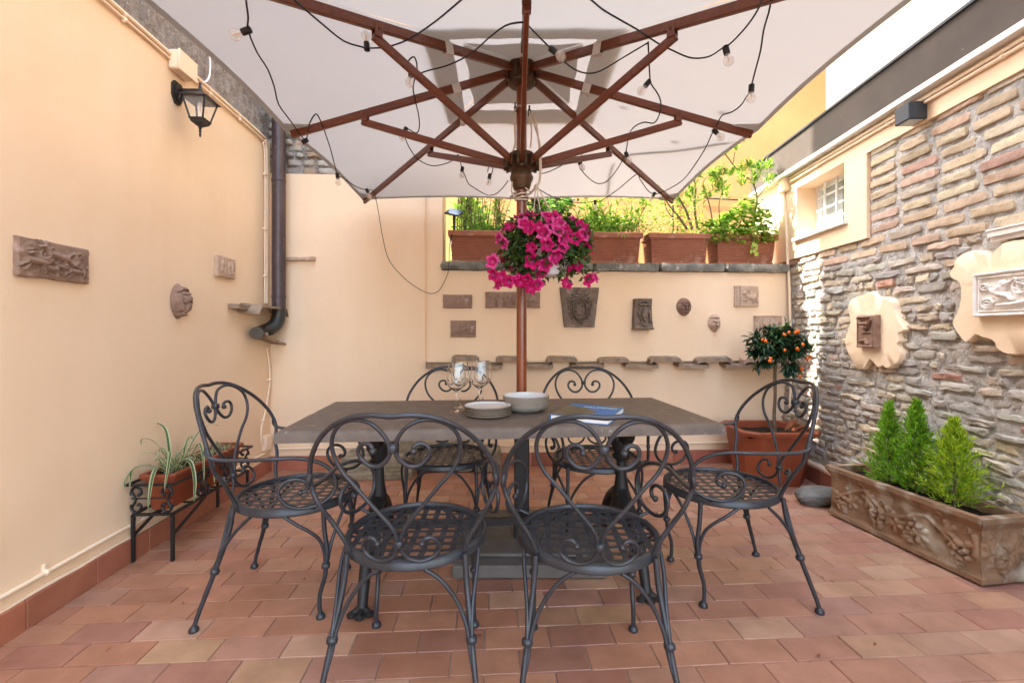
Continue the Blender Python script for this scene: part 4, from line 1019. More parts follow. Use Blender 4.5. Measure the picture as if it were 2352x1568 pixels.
relief('figures_tablet', 'pale pink tablet of standing figures partly hidden behind the kumquat tree', fr, w, h, 'terra_pale', els, .02, .004, border=.008)
def face(name, label, fr, w, h, m, dep, feats, pw=2.0, chin=.25):
    """mask: a domed oval with brow, nose, eyes and mouth"""
    f = hfield([(*e_[:4], e_[4]*1.05, e_[5]*1.5) for e_ in feats], w, h); g = MB(); nr, na = 34, 64; vs = []; fs = []
    def pt(r, a):
        x = .5*w*r*math.cos(a)*(1-chin*max(0, -math.sin(a))**2*r); z = .5*h*r*math.sin(a)
        y = dep*(1-r**(2*pw/2+.6))+f(x+w/2, z+h/2)*(1 if r < .97 else 0)+noise.noise(Vector((x*50, z*50, w*90)))*.0015
        return Vector((x, -y, z))
    vs.append(pt(0, 0))
    for i in range(1, nr+1):
        for k in range(na): vs.append(pt(i/nr, 2*math.pi*k/na))
    for k in range(na): fs.append((0, 1+k, 1+(k+1) % na))
    for i in range(nr-1):
        for k in range(na): k2 = (k+1) % na; fs.append((1+i*na+k, 1+(i+1)*na+k, 1+(i+1)*na+k2, 1+i*na+k2))
    g.add(vs, fs); o = g.build(name, m, smooth=60); o.matrix_world = fr; return tag(o, label, 'mask')
FB = [(.5, .60, .5, .42, .055, .014), (.5, .40, .5, .40, .075, .016), (.26, .62, .42, .60, .035, .010), (.58, .60, .74, .62, .035, .010), (.33, .53, .33, .53, .05, .006), (.67, .53, .67, .53, .05, .006), (.3, .45, .32, .38, .09, .008), (.7, .45, .68, .38, .09, .008)]
fr, w, h = place_back(1553, 1588, 684, 726, .042)
face('spectacled_mask', 'round terracotta mask with goggling eyes, beside the crowned corbel on the back wall', fr, w, h, 'terra_red', .045, FB+[(.3, .24, .7, .24, .04, .010)]+spiral(.33, .53, .1, 1, .006, .015)+spiral(.67, .53, .1, 1, .006, .015)+[(.15, .75, .85, .75, .05, .006), (.2, .84, .8, .84, .05, .005)])
fr, w, h = place_back(1625, 1655, 722, 763, .042)
face('grinning_mask', 'pale pink theatre mask with a wide grin, left of the kumquat tree', fr, w, h, 'terra_pale', .045, FB+[(.28, .34, .5, .20, .03, .012), (.72, .34, .5, .20, .03, .012), (.3, .26, .5, .12, .03, .012), (.7, .26, .5, .12, .03, .012), (.5, .05, .5, .1, .06, .01), (.2, .85, .8, .85, .06, .01)], chin=.45)
# left wall
def place_left(pts, off=.004):
    q = [P_left(x, y, off) for x, y in pts]; y0 = (q[0].y+q[3].y)/2; y1 = (q[1].y+q[2].y)/2; z1 = (q[0].z+q[1].z)/2; z0 = (q[2].z+q[3].z)/2
    return frame((LX+off, (y0+y1)/2, (z0+z1)/2), (0, 1, 0), (1, 0, 0)), abs(y1-y0), abs(z1-z0)
fr, w, h = place_left([(33, 538), (197, 576), (197, 654), (31, 630)])
els = beast(.50, .62, .85, -1, hh=.012, horns=True)+beast(.2, .40, .8, -1, hh=.012)+beast(.42, .28, .55, -1, hh=.009)+beast(.3, .50, .55, -1, hh=.009)+beast(.55, .36, .5, -1, hh=.009)+beast(.76, .28, .6, -1, hh=.010)
els += man(.82, .62, .42, -.5, asp=.5)+man(.9, .33, .6, -.4, asp=.4)+man(.28, .74, .35, -.8, asp=.6)+man(.4, .76, .3, -.8, asp=.6)
for i in range(9): z = random.uniform(.08, .2); x = random.uniform(.05, .5); els.append((x, z, x+.2, z+.01, .015, .003))
els += [(.15, .85, .3, .8, .03, .004), (.3, .8, .45, .84, .03, .004), (.12, .7, .2, .74, .03, .004), (.7, .75, .85, .82, .03, .005)]
relief('hunting_relief', 'large terracotta relief of a stag hunt set in the left wall', fr, w, h, 'terra', els, .016, .004, warp=.006)
fr, w, h = place_left([(495, 585), (537, 596), (536, 642), (494, 633)])
els = []
for i in range(4): els += man(.22+.19*i, random.uniform(.45, .55), .6, random.uniform(-.4, .4), hh=.006, asp=.35)
relief('worn_tablet', 'small pale worn tablet beside the conduit on the left wall', fr, w, h, 'terra_pale', els, .016, .006)
fr, w, h = place_left([(386, 650), (428, 652), (428, 733), (386, 733)], .0)
fr[1][3] += .0
face('lion_mask', 'brown terracotta lion head fountain mask on the left wall', fr, .125, .205, 'terra_red', .055, [(.5, .72, .5, .56, .07, .0105), (.3, .72, .42, .70, .04, .0105), (.58, .70, .7, .72, .04, .0105), (.3, .60, .36, .56, .09, .0105), (.7, .60, .64, .56, .09, .0105), (.3, .50, .5, .53, .03, .0105), (.5, .53, .7, .50, .03, .0105), (.28, .45, .5, .48, .03, .0105), (.5, .48, .72, .45, .03, .0105), (.5, .4, .5, .25, .13, .0105), (.36, .12, .64, .12, .06, .0105), (.5, .86, .5, .86, .05, .0105), (.2, .8, .35, .88, .05, .0105), (.8, .8, .65, .88, .05, .0105), (.15, .65, .15, .45, .05, .0105), (.85, .65, .85, .45, .05, .0105), (.2, .4, .25, .25, .05, .0105), (.8, .4, .75, .25, .05, .0105)], chin=.12)
# right wall
def place_right(pts, off):
    q = [SZ(*p, off+.02) for p in pts]; s0 = (q[0][0]+q[3][0])/2; s1 = (q[1][0]+q[2][0])/2; z1 = (q[0][1]+q[1][1])/2; z0 = (q[2][1]+q[3][1])/2
    return s0, s1, z0, z1
s0, s1, z0, z1 = place_right([(1971, 726), (2015, 722), (2015, 797), (1972, 799)], .045); c = RW((s0+s1)/2, (z0+z1)/2, .043)
els = [(.15, .95, .85, .95, .05, .014), (.1, .9, .3, .7, .05, .014), (.85, .88, .65, .72, .05, .014), (.3, .74, .65, .74, .05, .02), (.4, .66, .55, .62, .06, .02), (.5, .6, .6, .72, .05, .018), (.3, .45, .7, .47, .02, .006), (.2, .18, .5, .24, .05, .012), (.5, .24, .6, .12, .05, .012), (.9, .04, .9, .96, .03, .010), (.1, .04, .9, .04, .03, .01)]
relief('portrait_relief', 'dark red upright terracotta relief on the small plaster patch of the brick wall', frame(c, RA, RN), abs(s1-s0), abs(z1-z0), 'terra_red', els, .03, .004, border=.01, warp=.006)
a = SZ(2240, 632, .065); b = SZ(2240, 728, .065); ww = .58; hh_ = (a[1]-b[1])*1.02; c = RW(a[0]+ww/2, (a[1]+b[1])/2+.003, .047)
els = [(0, .03, 1, .03, .05, .012), (0, .97, 1, .97, .05, .012), (.01, 0, .01, 1, .055, .012), (.99, 0, .99, 1, .055, .012), (.045, .1, .045, .9, .02, .010), (.04, .11, .96, .11, .02, .010), (.04, .89, .96, .89, .02, .010)]
for d, x0 in ((1, 0), (-1, 1)):
    X = lambda q: x0+d*q
    els += [(X(.235), .72, X(.24), .74, .075, .016), (X(.19), .55, X(.225), .64, .10, .018), (X(.19), .52, X(.28), .44, .07, .018), (X(.28), .44, X(.31), .36, .05, .016), (X(.2), .62, X(.3), .74, .04, .014), (X(.3), .74, X(.34), .80, .035, .012), (X(.18), .5, X(.14), .6, .05, .012), (X(.2), .24, X(.34), .26, .055, .014), (X(.34), .26, X(.42), .3, .045, .014), (X(.18), .3, X(.22), .4, .05, .012)]
    els += spiral(X(.115), .28, .13, 1.8, .012, .03, asp=.42, d=d)+spiral(X(.09), .68, .10, 1.5, .010, .025, asp=.42, d=-d)+spiral(X(.38), .6, .2, 1.3, .010, .03, asp=.42, ph=1, d=d)+spiral(X(.37), .75, .07, 1.2, .012, .02, asp=.42, d=-d)
    for i in range(6): els.append((X(.36), .5, X(.36+.05*math.cos(i*.5)), .5+.2*math.sin(i*.5), .018, .008))
els += [(.5, .5, .5, .5, .22, .012), (.5, .5, .5, .5, .12, .018)]
relief('cherub_relief', 'long white plaster relief of cherubs and scrolls on the big plaster patch', frame(c, RA, RN), ww, hh_, 'white_relief', els, .016, .004)

# =================================================================== ROOF TILE SHELF, PIPES AND FITTINGS
random.seed(5)
def coppo(g, w, dep, th, up, hgt, seed=0, n=12):
    """a curved roof tile seen end on: arch (up=1) or trough (up=-1); local x along the wall, y into the wall"""
    def P(a, b, t):
        x = (a-.5)*w; q = 1-(2*a-1)**2; e = .004*noise.noise(Vector((a*7+seed, b*5, t)))
        x *= 1-.06*b
        return Vector((x+e, -dep*b+.02+ (e*2 if b > .9 else 0), up*(hgt*min(1, (1-abs(2*a-1))*(5.5 if a < .5 else 7)))+t*th+e*.6-.02*b))
    g.grid(n, 6, lambda a, b: P(a, 1-b, 1)); g.grid(n, 6, lambda a, b: P(a, b, 0))
    g.grid(n, 1, lambda a, b: P(a, 1, b)); g.grid(1, 6, lambda a, b: P(0, b, a)); g.grid(1, 6, lambda a, b: P(1, b, 1-a))
tl = [(976, 1043, 833, 846, -1), (1036, 1101, 817, 833, 1), (1092, 1155, 833, 847, -1), (1138, 1212, 818, 836, 1), (1196, 1272, 832, 847, -1), (1255, 1328, 818, 836, 1), (1312, 1390, 832, 846, -1), (1374, 1447, 820, 838, 1), (1434, 1514, 832, 846, -1), (1491, 1567, 818, 837, 1), (1556, 1631, 832, 846, -1), (1599, 1683, 818, 838, 1), (1665, 1740, 832, 846, -1), (1706, 1785, 818, 838, 1), (1765, 1812, 832, 846, -1)]
names = ['first roof tile of the shelf, lying hollow side up at its left end', 'second tile from the left, arched, above the wine glasses', 'third tile from the left, hollow side up, just left of the pole', 'fourth tile from the left, arched, touching the pole from behind', 'fifth tile from the left, hollow side up, just right of the pole', 'sixth tile from the left, arched, below the coat of arms', 'seventh tile from the left, hollow side up, over the far right chair back', 'eighth tile from the left, arched, below the coat of arms and corbel', 'ninth tile, hollow side up, below the crowned corbel', 'tenth tile, arched, below the goggling mask', 'eleventh tile, hollow side up, below the goggling mask', 'twelfth tile, arched, below the grinning mask', 'thirteenth tile, hollow side up, left of the kumquat crown', 'reddish arched tile half hidden behind the kumquat crown', 'last tile of the shelf, hollow side up in the right corner']
for (x0, x1, y0, y1, up), l in zip(tl, names):
    a = P_back(x0, y0, .10); b = P_back(x1, y1, .10); g = MB(); w = b.x-a.x
    coppo(g, w, .13, .036 if up > 0 else .030, up, .018 if up > 0 else .006, seed=x0)
    z = (a.z+b.z)/2+(-.022 if up > 0 else -.012)
    o = g.build('roof_tile', 'coppo' if x0 != 1706 else 'terra_pale', smooth=50); o.matrix_world = frame(((a.x+b.x)/2, BY, z+.012), (1, 0, 0), (0, -1, 0))
    o.matrix_world = o.matrix_world @ Matrix.Rotation(random.uniform(-.03, .03), 4, 'Y')
    tag(o, 'weathered roof tile in the back wall shelf: '+l, 'roof tile', 'roof tiles forming a shelf on the back wall')
# downpipe
PX, PY = -1.672, 3.79
dp = thing('downpipe', 'dark brown downpipe in the left corner turning into the wall', 'downpipe', (PX, PY, 1.2))
g = MB(); g.tube([(0, 0, .14), (0, 0, 2.3)], .052, 20); g.build('pipe', 'pipe', dp, smooth=60)
g = MB(); g.lathe([(.053, .42-.2), (.055, .43-.2), (.055, .44-.2), (.053, .45-.2)], seg=20); g.build('joint_ring', 'pipe', dp, smooth=60); g = MB(); g.lathe([(.053, 1.16), (.0555, 1.165), (.0555, 1.185), (.053, 1.19)], seg=20); g.build('joint_ring', 'pipe', dp, smooth=60)
g = MB(); e1 = P_left(575, 768, .05)-Vector((PX, PY, 1.2))
g.tube([(0, 0, .16), (0, 0, .09), (-.012, -.018, .02), (-.04, -.06, -.022), (-.08, -.13, -.050), tuple(e1+Vector((0.03, 0.03, .01)))], [.052, .052, .053, .053, .050, .047], 20, smooth=6); g.build('elbow', 'pipe_cu', dp, smooth=60)
def tile_left(name, label, px0, px1, py, up, dep, m='coppo', w=None, hgt=.04, rot=0.0, ln=None):
    a = P_left(px0, py, .0); b = P_left(px1, py, .0); g = MB(); coppo(g, abs(b.y-a.y) if w is None else w, dep, .018, up, hgt, seed=px0)
    o = g.build(name, m, smooth=50); o.matrix_world = frame((LX, (a.y+b.y)/2, a.z), (0, 1, 0), (1, 0, 0)) @ Matrix.Rotation(rot, 4, 'Y'); return tag(o, label, 'roof tile')
tile_left('roof_tile', 'arched old roof tile over the bend of the brown downpipe', 545, 622, 716, 1, .17, hgt=.055, rot=-.0)
tile_left('roof_tile', 'broken hollow roof tile under the bend of the brown downpipe', 572, 640, 776, -1, .15, hgt=.03, rot=.18)
q = P_left(545, 705, 0); g = MB(); rough_block(g, (0, 0, 0), (.10, .26, .035), .02, .008, seed=3); o = g.build('brick_fragment', 'coppo', smooth=50, loc=(LX+.03, q.y, q.z-.0)); tag(o, 'reddish brick fragment sticking out of the left wall beside the arched tile', 'brick')
q = P_back(691, 595, 0); g = MB(); rough_block(g, (0, 0, 0), (.265, .05, .030), .02, .006, seed=6); o = g.build('brick_strip', 'terra_pale', smooth=50, loc=(q.x, BY-.012, q.z)); tag(o, 'thin pale brick strip set in the back wall beside the downpipe', 'brick')
# conduits on the left wall
zc = P_left(450, 182).z
yb = P_left(608, 330).y
def clip(g, p, ax): g.lathe([(.0125, -.008), (.0145, -.005), (.0145, .005), (.0125, .008)], p, 10, axis=ax)
cd = thing('wall_conduit', 'pair of peach painted conduits along the top of the left wall and down its corner', 'conduit', (LX, 2.5, zc))
O_ = Vector((LX, 2.5, zc))
for k, (dz, nm) in enumerate(((0, 'conduit'), (-.028, 'cable_run'))):
    g = MB(); r = (.0115, .007)[k]; dy = -.0+(-.028)*k
    pts = [(LX+.014, -2.3, zc+dz), (LX+.014, 1.2, zc+dz), (LX+.014, 2.4, zc+dz+.003), (LX+.014, yb-.12+dy, zc+dz), (LX+.014, yb-.03+dy, zc+dz-.03), (LX+.014, yb+dy, zc+dz-.12), (LX+.014, yb+.005+dy, 2.2), (LX+.014, yb+dy, 1.38)]
    g.tube([Vector(p)-O_ for p in pts], r, 8, smooth=4)
    for y in (1.9, 2.35, 3.05, 3.4): clip(g, Vector((LX+.013, y, zc+dz))-O_, (0, 1, 0))
    for z in (2.42, 1.98, 1.6): clip(g, Vector((LX+.013, yb+dy, z))-O_, (0, 0, 1))
    g.build(nm, 'paint_peach', cd, smooth=60)
low = thing('wall_conduit', 'thin peach conduit low on the left wall running down to a small box', 'conduit', (LX, 3.4, .2)); O2 = Vector((LX, 3.4, .2))
g = MB(); pts = [P_left(x, y, .012) for x, y in ((612, 800), (618, 830), (620, 870), (614, 920), (606, 960), (600, 985), (600, 1018))]; g.tube([p-O2 for p in pts], .008, 8, smooth=4)
yj = P_left(606, 1035).y
pts = [Vector((LX+.012, -2.2+i*.5, .178+.003*math.sin(i*2.2))) for i in range(12)]+[Vector((LX+.012, yj, .172))]; g.tube([p-O2 for p in pts], .0095, 8, smooth=3)
for y in (1.95, 2.6, 3.1): clip(g, Vector((LX+.012, y, .177))-O2, (0, 1, 0)); g.box(Vector((LX+.006, y, .195))-O2, (.012, .012, .03))
for p in ((618, 872), (604, 965)): clip(g, P_left(*p, .012)-O2, (0, 0, 1))
g.build('conduit', 'paint_peach', low, smooth=60)
g = MB(); g.box((.0, yj-3.4+.02, .05), (.07, .10, .12), ch=.006); g.build('junction_box', 'paint_peach', low, smooth=40)
bk = thing('wall_conduit', 'straight peach conduit along the foot of the back wall', 'conduit', (0, BY, .178)); g = MB(); g.tube([(LX+.05, -.012, 0), (-.8, -.012, .003), (.4, -.012, -.002), (2.6, -.012, .002)], .0085, 8, smooth=3)
for x in (-1.2, -.4, .5, 1.4, 2.1): clip(g, Vector((x, -.012, 0)), (1, 0, 0))
g.build('conduit', 'paint_peach', bk, smooth=60)
q = P_left(418, 152, .03); jb = thing('junction_box', 'peach square junction box on the conduit above the wall lantern', 'junction box', (LX, q.y, q.z))
g = MB(); g.box((.03, 0, 0), (.06, .155, .11), ch=.008); g.build('box', 'paint_peach', jb, smooth=40); g = MB(); g.box((.064, 0, 0), (.01, .165, .118), ch=.004); g.build('lid', 'paint_peach', jb, smooth=40)
g = MB(); a_ = P_left(480, 190, .03)
pts = [P_left(*p, .02) for p in ((478, 95), (481, 125), (483, 150), (481, 175), (474, 187), (464, 190))]; g.tube([p-a_ for p in pts], .0055, 8, smooth=5)
tag(g.build('cable', 'white_pl', loc=a_), 'short white cable looping over the grey roughcast above the lantern', 'cable')
# lantern
q = P_left(404, 213, 0); ln = thing('wall_lantern', 'black four sided wall lantern with clear panes on the left wall', 'wall lamp', (LX, q.y, q.z))
g = MB()
oc = [(-.034, .07), (.034, .07), (.052, .045), (.052, -.03), (.02, -.085), (-.02, -.085), (-.052, -.03), (-.052, .045)]
g.prism(oc, lambda a, b, t: Vector((t, a, b)), 0, .018); g.prism([(a*.72, b*.72) for a, b in oc], lambda a, b, t: Vector((t, a, b)), .018, .03); g.build('back_plate', 'black_pl', ln, smooth=30)
ln.scale = (.82, .82, .82)
lc = Vector((.165, .0, -.055))
g = MB(); g.tube([(.02, 0, -.045), (.04, 0, -.01), (.075, 0, .015), (.12, 0, .022), (lc.x, 0, .022)], [.016, .014, .012, .010, .009], 10, smooth=5); g.tube([(.02, 0, .022), (lc.x, 0, .022)], .009, 8); g.lathe([(.010, 0), (.013, .02), (.010, .03), (.007, .055), (.011, .065), (.006, .07)], (lc.x, 0, .005), 10); g.build('arm', 'black_pl', ln, smooth=50)
g = MB()
def sq(g, lv, c, col=None):
    vs = []; n = len(lv)
    for r, z in lv:
        for a, b in ((-1, -1), (1, -1), (1, 1), (-1, 1)): vs.append((c.x+a*r, c.y+b*r, c.z+z))
    fs = [(i*4+k, i*4+(k+1) % 4, i*4+4+(k+1) % 4, i*4+4+k) for i in range(n-1) for k in range(4)]
    fs += [(3, 2, 1, 0), tuple((n-1)*4+k for k in range(4))]; g.add(vs, fs)
sq(g, [(.088, .0), (.094, .004), (.088, .010), (.066, .032), (.050, .046), (.030, .054), (.012, .060)], lc); g.build('roof', 'black_pl', ln, smooth=25)
g = MB()
for a, b in ((-1, -1), (1, -1), (1, 1), (-1, 1)): g.bar(lc+Vector((a*.074, b*.074, 0)), lc+Vector((a*.044, b*.044, -.135)), .010, .010)
sq(g, [(.050, -.142), (.050, -.132)], lc); g.build('frame', 'black_pl', ln, smooth=0)
g = MB(); sq(g, [(.008, -.185), (.022, -.175), (.040, -.160), (.046, -.142)], lc); g.lathe([(.0, -.26), (.006, -.25), (.008, -.232), (.005, -.222), (.011, -.216), (.006, -.210), (.008, -.20), (.012, -.188), (.008, -.18)], lc, 12); g.build('bottom_finial', 'black_pl', ln, smooth=30)
g = MB()
for (a0, b0), (a1, b1) in (((-1, -1), (1, -1)), ((1, -1), (1, 1)), ((1, 1), (-1, 1)), ((-1, 1), (-1, -1))):
    g.add([lc+Vector((a0*.073, b0*.073, -.002)), lc+Vector((a1*.073, b1*.073, -.002)), lc+Vector((a1*.044, b1*.044, -.134)), lc+Vector((a0*.044, b0*.044, -.134))], [(0, 1, 2, 3)])
g.build('pane', pane_mat('lantern_pane', (.9, .9, .88), .86), ln, smooth=0)
g = MB(); g.lathe([(.010, -.115), (.010, -.085), (.016, -.07), (.020, -.045), (.018, -.02), (.008, -.004), (0, -.002)], lc, 14); bl_ = g.build('bulb', 'bulbglass', ln, smooth=60)
g = MB(); g.lathe([(.004, -.08), (.004, -.03)], lc, 8); g.build('filament', 'filament', bl_, smooth=60)
# right wall fittings
cr = thing('wall_conduit', 'peach conduits under the coping of the brick wall, dropping into the corner', 'conduit', (RO.x, RO.y, 2.45)); O3 = Vector((RO.x, RO.y, 2.45))
g = MB()
for z, o_ in ((2.478, .034), (2.452, .034)): g.tube([RW(s, z, o_)-O3 for s in (.10, 1, 2, SEND)], .010, 8)
for s in (.5, 1.2, 1.9, 2.6): clip(g, RW(s, 2.452, .034)-O3, RA)
pts = [P_right(x, y, .03) for x, y in ((1800, 432), (1806, 520), (1808, 580), (1812, 640), (1815, 730), (1816, 800), (1815, 1000))]; g.tube([p-O3 for p in pts], .011, 8, smooth=4)
g.build('conduit', 'paint_peach', cr, smooth=60)
q = P_right(1803, 425, .03)-O3; g = MB(); g.box(q, (.06, .12, .13), rot=Matrix.Rotation(rad(6.2)*-1, 3, 'Z'), ch=.006); g.build('junction_box', 'paint_peach', cr, smooth=30)
q = P_right(2092, 262, .07); cl_ = thing('cube_lamp', 'dark grey cube wall lamp on the band above the bricks', 'wall lamp', (q.x, q.y, q.z), -rad(6.2))
g = MB(); g.box((0, 0, 0), (.105, .105, .10), ch=.004); g.build('housing', 'char', cl_, smooth=30)
g = MB(); g.box((0, 0, -.0505), (.08, .08, .003)); g.build('diffuser', pane_mat('frosted_diffuser', (.5, .52, .52), .0), cl_, smooth=0)
# old stones leaning at the foot of the back wall
def moulded(g, L, prof, seed):
    n = int(L/.03)
    vs = []; m_ = len(prof)
    for i in range(n+1):
        for k, (y, z) in enumerate(prof):
            w = noise.noise_vector(Vector((i*.35+seed, k*.8, seed)))*.006; vs.append((-L/2+L*i/n+w.x, y+w.y, z+w.z))
    fs = [(i*m_+k, (i+1)*m_+k, (i+1)*m_+k+1, i*m_+k+1) for i in range(n) for k in range(m_-1)]
    fs += [list(range(m_)), [n*m_+k for k in range(m_)][::-1]]; g.add(vs, [f[::-1] for f in fs])
pr = [(.14, 0), (-.14, .002), (-.145, .045), (-.125, .052), (-.125, .066), (-.105, .072), (-.105, .098), (-.085, .104), (-.085, .150), (-.07, .165), (.14, .165)]
s_ = RC(-1.06, 3.60); g = MB(); moulded(g, .55, pr[::-1], 2); o = g.build('carved_stone', 'oldstone', smooth=30, loc=(s_.x, 3.72, .004)); tag(o, 'long mossy stone with a stepped moulding lying at the foot of the back wall', 'carved stone', 'antique stones at the foot of the back wall')
s_ = RC(-.64, 3.7); g = MB(); rough_block(g, (0, 0, 0), (.66, .12, .27), .03, .012, seed=4); o = g.build('carved_stone', 'oldstone', smooth=50, loc=(s_.x, 3.80, .136)); tag(o, 'tall pale stone slab standing against the back wall behind a chair seat', 'carved stone', 'antique stones at the foot of the back wall')
s_ = RC(-.20, 3.7); g = MB(); rough_block(g, (0, 0, 0), (.22, .16, .20), .03, .010, seed=9); o = g.build('carved_stone', 'oldstone', smooth=50, loc=(s_.x, 3.785, .102)); tag(o, 'small dark stone block at the right end of the antique stones', 'carved stone', 'antique stones at the foot of the back wall')

# =================================================================== PLANTS
random.seed(9)
U = random.uniform
def rdir(zmin=-1, zmax=1):
    a = U(0, 2*math.pi); z = U(zmin, zmax); r = math.sqrt(max(0, 1-z*z)); return Vector((r*math.cos(a), r*math.sin(a), z))
G_DARK = [(.020, .055, .016), (.028, .075, .02), (.016, .042, .014), (.04, .095, .025)]
G_MID = [(0.112, 0.252, 0.030), (0.163, 0.336, 0.040), (0.094, 0.216, 0.028), (0.213, 0.384, 0.050)]
G_LITE = [(0.325, 0.504, 0.050), (0.413, 0.576, 0.080), (0.250, 0.456, 0.050), (0.525, 0.624, 0.130)]
def strap(g, pts, w, cols, up=(0, 0, 1)):
    """long blade along pts, striped lengthways"""
    P, _ = crom([Vector(p) for p in pts], [0]*len(pts), 5); n = len(P); k = len(cols)
    vs = []
    for i, p in enumerate(P):
        t = (P[min(i+1, n-1)]-P[max(i-1, 0)]).normalized(); x = t.cross(Vector(up))
        x = x.normalized() if x.length > .05 else Vector((1, 0, 0)); nn = x.cross(t)
        ww = w*min(1, .35+2.4*i/n)*(1-(i/(n-1))**3)**.8+.0004
        for j in range(k+1): q = j/k-.5; vs.append(p+x*ww*q+nn*ww*abs(q)*.5)
    for i in range(n-1):
        for j in range(k):
            a = i*(k+1)+j; g.add([vs[a], vs[a+1], vs[a+k+2], vs[a+k+1]], [(0, 1, 2, 3)], cols[j])
# ---- iron stand, trough and spider plant
s0 = RC(-1.835, 2.28); s1_ = RC(-1.835, 3.00); sdir = (s1_-s0); sl_ = sdir.length
ST_ = thing('plant_stand', 'low black wrought iron plant stand with scrolls against the left wall', 'plant stand', (LX+.125, s0.y, 0), 0)
sw, shz, tpz = .095, .236, .39
g = MB()
for y in (0, sl_): g.bar((-sw, y, shz), (sw, y, shz), .014, .012)
for x in (-sw, 0, sw): g.bar((x, 0, shz), (x, sl_, shz), .012 if x else .02, .012)
for y in (.17, .36, .55): g.bar((-sw, y, shz-.002), (sw, y, shz-.002), .010, .008)
g.build('shelf', 'black_iron', ST_, smooth=0)
g = MB()
for y in (-.02, sl_+.02): g.bar((-sw-.018, y, tpz), (sw+.018, y, tpz), .016, .009)
for x in (-sw-.018, sw+.018): g.bar((x, -.02, tpz), (x, sl_+.02, tpz), .016, .009)
g.bar((-sw-.005, -.004, tpz-.072), (sw, -.004, tpz-.072), .006, .006); g.bar((-sw-.005, sl_+.004, tpz-.072), (sw, sl_+.004, tpz-.072), .006, .006)
g.build('rail', 'black_iron', ST_, smooth=0)
for x in (-1, 1):
    for y in (0, sl_):
        g = MB(); g.bar((x*sw, y, 0), (x*sw, y, shz), .014, .014, up=(0, 1, 0)); g.build('leg', 'black_iron', ST_, smooth=0)
        g = MB(); d = 1 if y == 0 else -1; g.bar((x*sw, y, .13), (x*sw, y+d*.27, shz-.008), .010, .012); g.build('brace', 'black_iron', ST_, smooth=0)
def scroll3(g, o, u):
    """a 3-shaped scroll between shelf and rail, opening along u"""
    o = Vector(o); u = Vector(u); pts = []
    for cz, d in ((tpz-.040, 1), (shz+.040, -1)):
        pp_ = []
        for i in range(15):
            a = -.4+i*.36; r = .032*(1-.045*i); pp_.append(o+u*(.032-r*math.cos(a*.9)*1.0)+Vector((0, 0, cz-o.z+d*r*math.sin(a)*1.05)))
        pts.append(pp_)
    for pp_ in pts: g.tube(pp_, .0065, 6, smooth=2); g.ball(pp_[-1], .010, 8, 5)
    g.tube([o+u*.002+Vector((0, 0, tpz-.035)), o+u*.022+Vector((0, 0, (tpz+shz)/2)), o+u*.002+Vector((0, 0, shz+.035))], .006, 6, smooth=3)
for y in (-.008, sl_+.008):
    for x in (-1, 1):
        g = MB(); scroll3(g, (x*(sw+.004), y, 0), (-x, 0, 0)); g.build('scroll', 'black_iron', ST_, smooth=60)
for y in (.24, .46):
    for d in (-1, 1):
        g = MB(); scroll3(g, (sw+.006, y, 0), (0, d, 0)); g.build('scroll', 'black_iron', ST_, smooth=60)
TRT = thing('spider_plant_trough', 'long red plastic trough with a variegated spider plant on the black iron stand', 'potted plant', (LX+.125, s0.y+sl_/2, shz+.006))
def trough(g, L, w, h, rim, taper, wall=.008, ribs=0, lip=.012, ch=.0):
    """open rectangular planter: outer wall, rim, inner wall"""
    def ring(hl, hw, z, c):
        c = min(c, hw*.9); q = []
        for sx, sy, k in ((1, -1, 0), (1, 1, 1), (-1, 1, 2), (-1, -1, 3)):
            a, b = Vector((sx*hl, sy*(hw-c), z)), Vector((sx*(hl-c), sy*hw, z))
            q += [a, b] if k in (1, 3) else [b, a]
        return q
    lv = [(L/2-taper, w/2-taper, 0)]
    if ribs:
        z0, z1 = h*.10, h-rim*1.15
        for i in range(ribs):
            for t, o in ((0, 0), (.15, -.006), (.5, -.006), (.65, 0), (.97, 0)):
                q = z0+(z1-z0)*(i+t)/ribs; lv.append((L/2-taper*(1-q/h)+o*1.0, w/2-taper*(1-q/h)+o*1.0, q))
    zr = h-rim
    lv += [(L/2-taper*rim/h, w/2-taper*rim/h, zr-.002), (L/2+lip, w/2+lip, zr), (L/2+lip+.002, w/2+lip+.002, h-.006), (L/2+lip-.002, w/2+lip-.002, h), (L/2-wall, w/2-wall, h), (L/2-wall-taper*.5, w/2-wall-taper*.5, h*.5)]
    rings = [ring(a, b, z, ch or .004) for a, b, z in lv]; n = 8
    vs = [v for r in rings for v in r]; fs = [(i*n+k, i*n+(k+1) % n, i*n+n+(k+1) % n, i*n+n+k) for i in range(len(rings)-1) for k in range(n)]
    fs.append(list(range(n))[::-1]); g.add(vs, fs)
g = MB(); trough(g, .67, .15, .185, .022, .022, ch=.02); 
mz = Matrix.Rotation(math.pi/2, 4, 'Z'); g2 = MB(); g2.merge(g, mz); g2.build('trough', 'pot_red', TRT, smooth=35)
def soilgrid(L, w, z, parent, n=14):
    g = MB(); g.grid(n, max(4, int(n*w/L)), lambda a, b: Vector(((a-.5)*L, (b-.5)*w, z+.008*noise.noise(Vector((a*9, b*7, z))))))
    return g.build('soil', 'soil', parent, smooth=60)
so_ = soilgrid(.13, .65, .16, TRT, 6)
CRM, GRN, GR2 = (.55, .56, .33), (.075, .14, .04), (.10, .19, .055)
g = MB(); c0 = Vector((.0, -.22, .165))
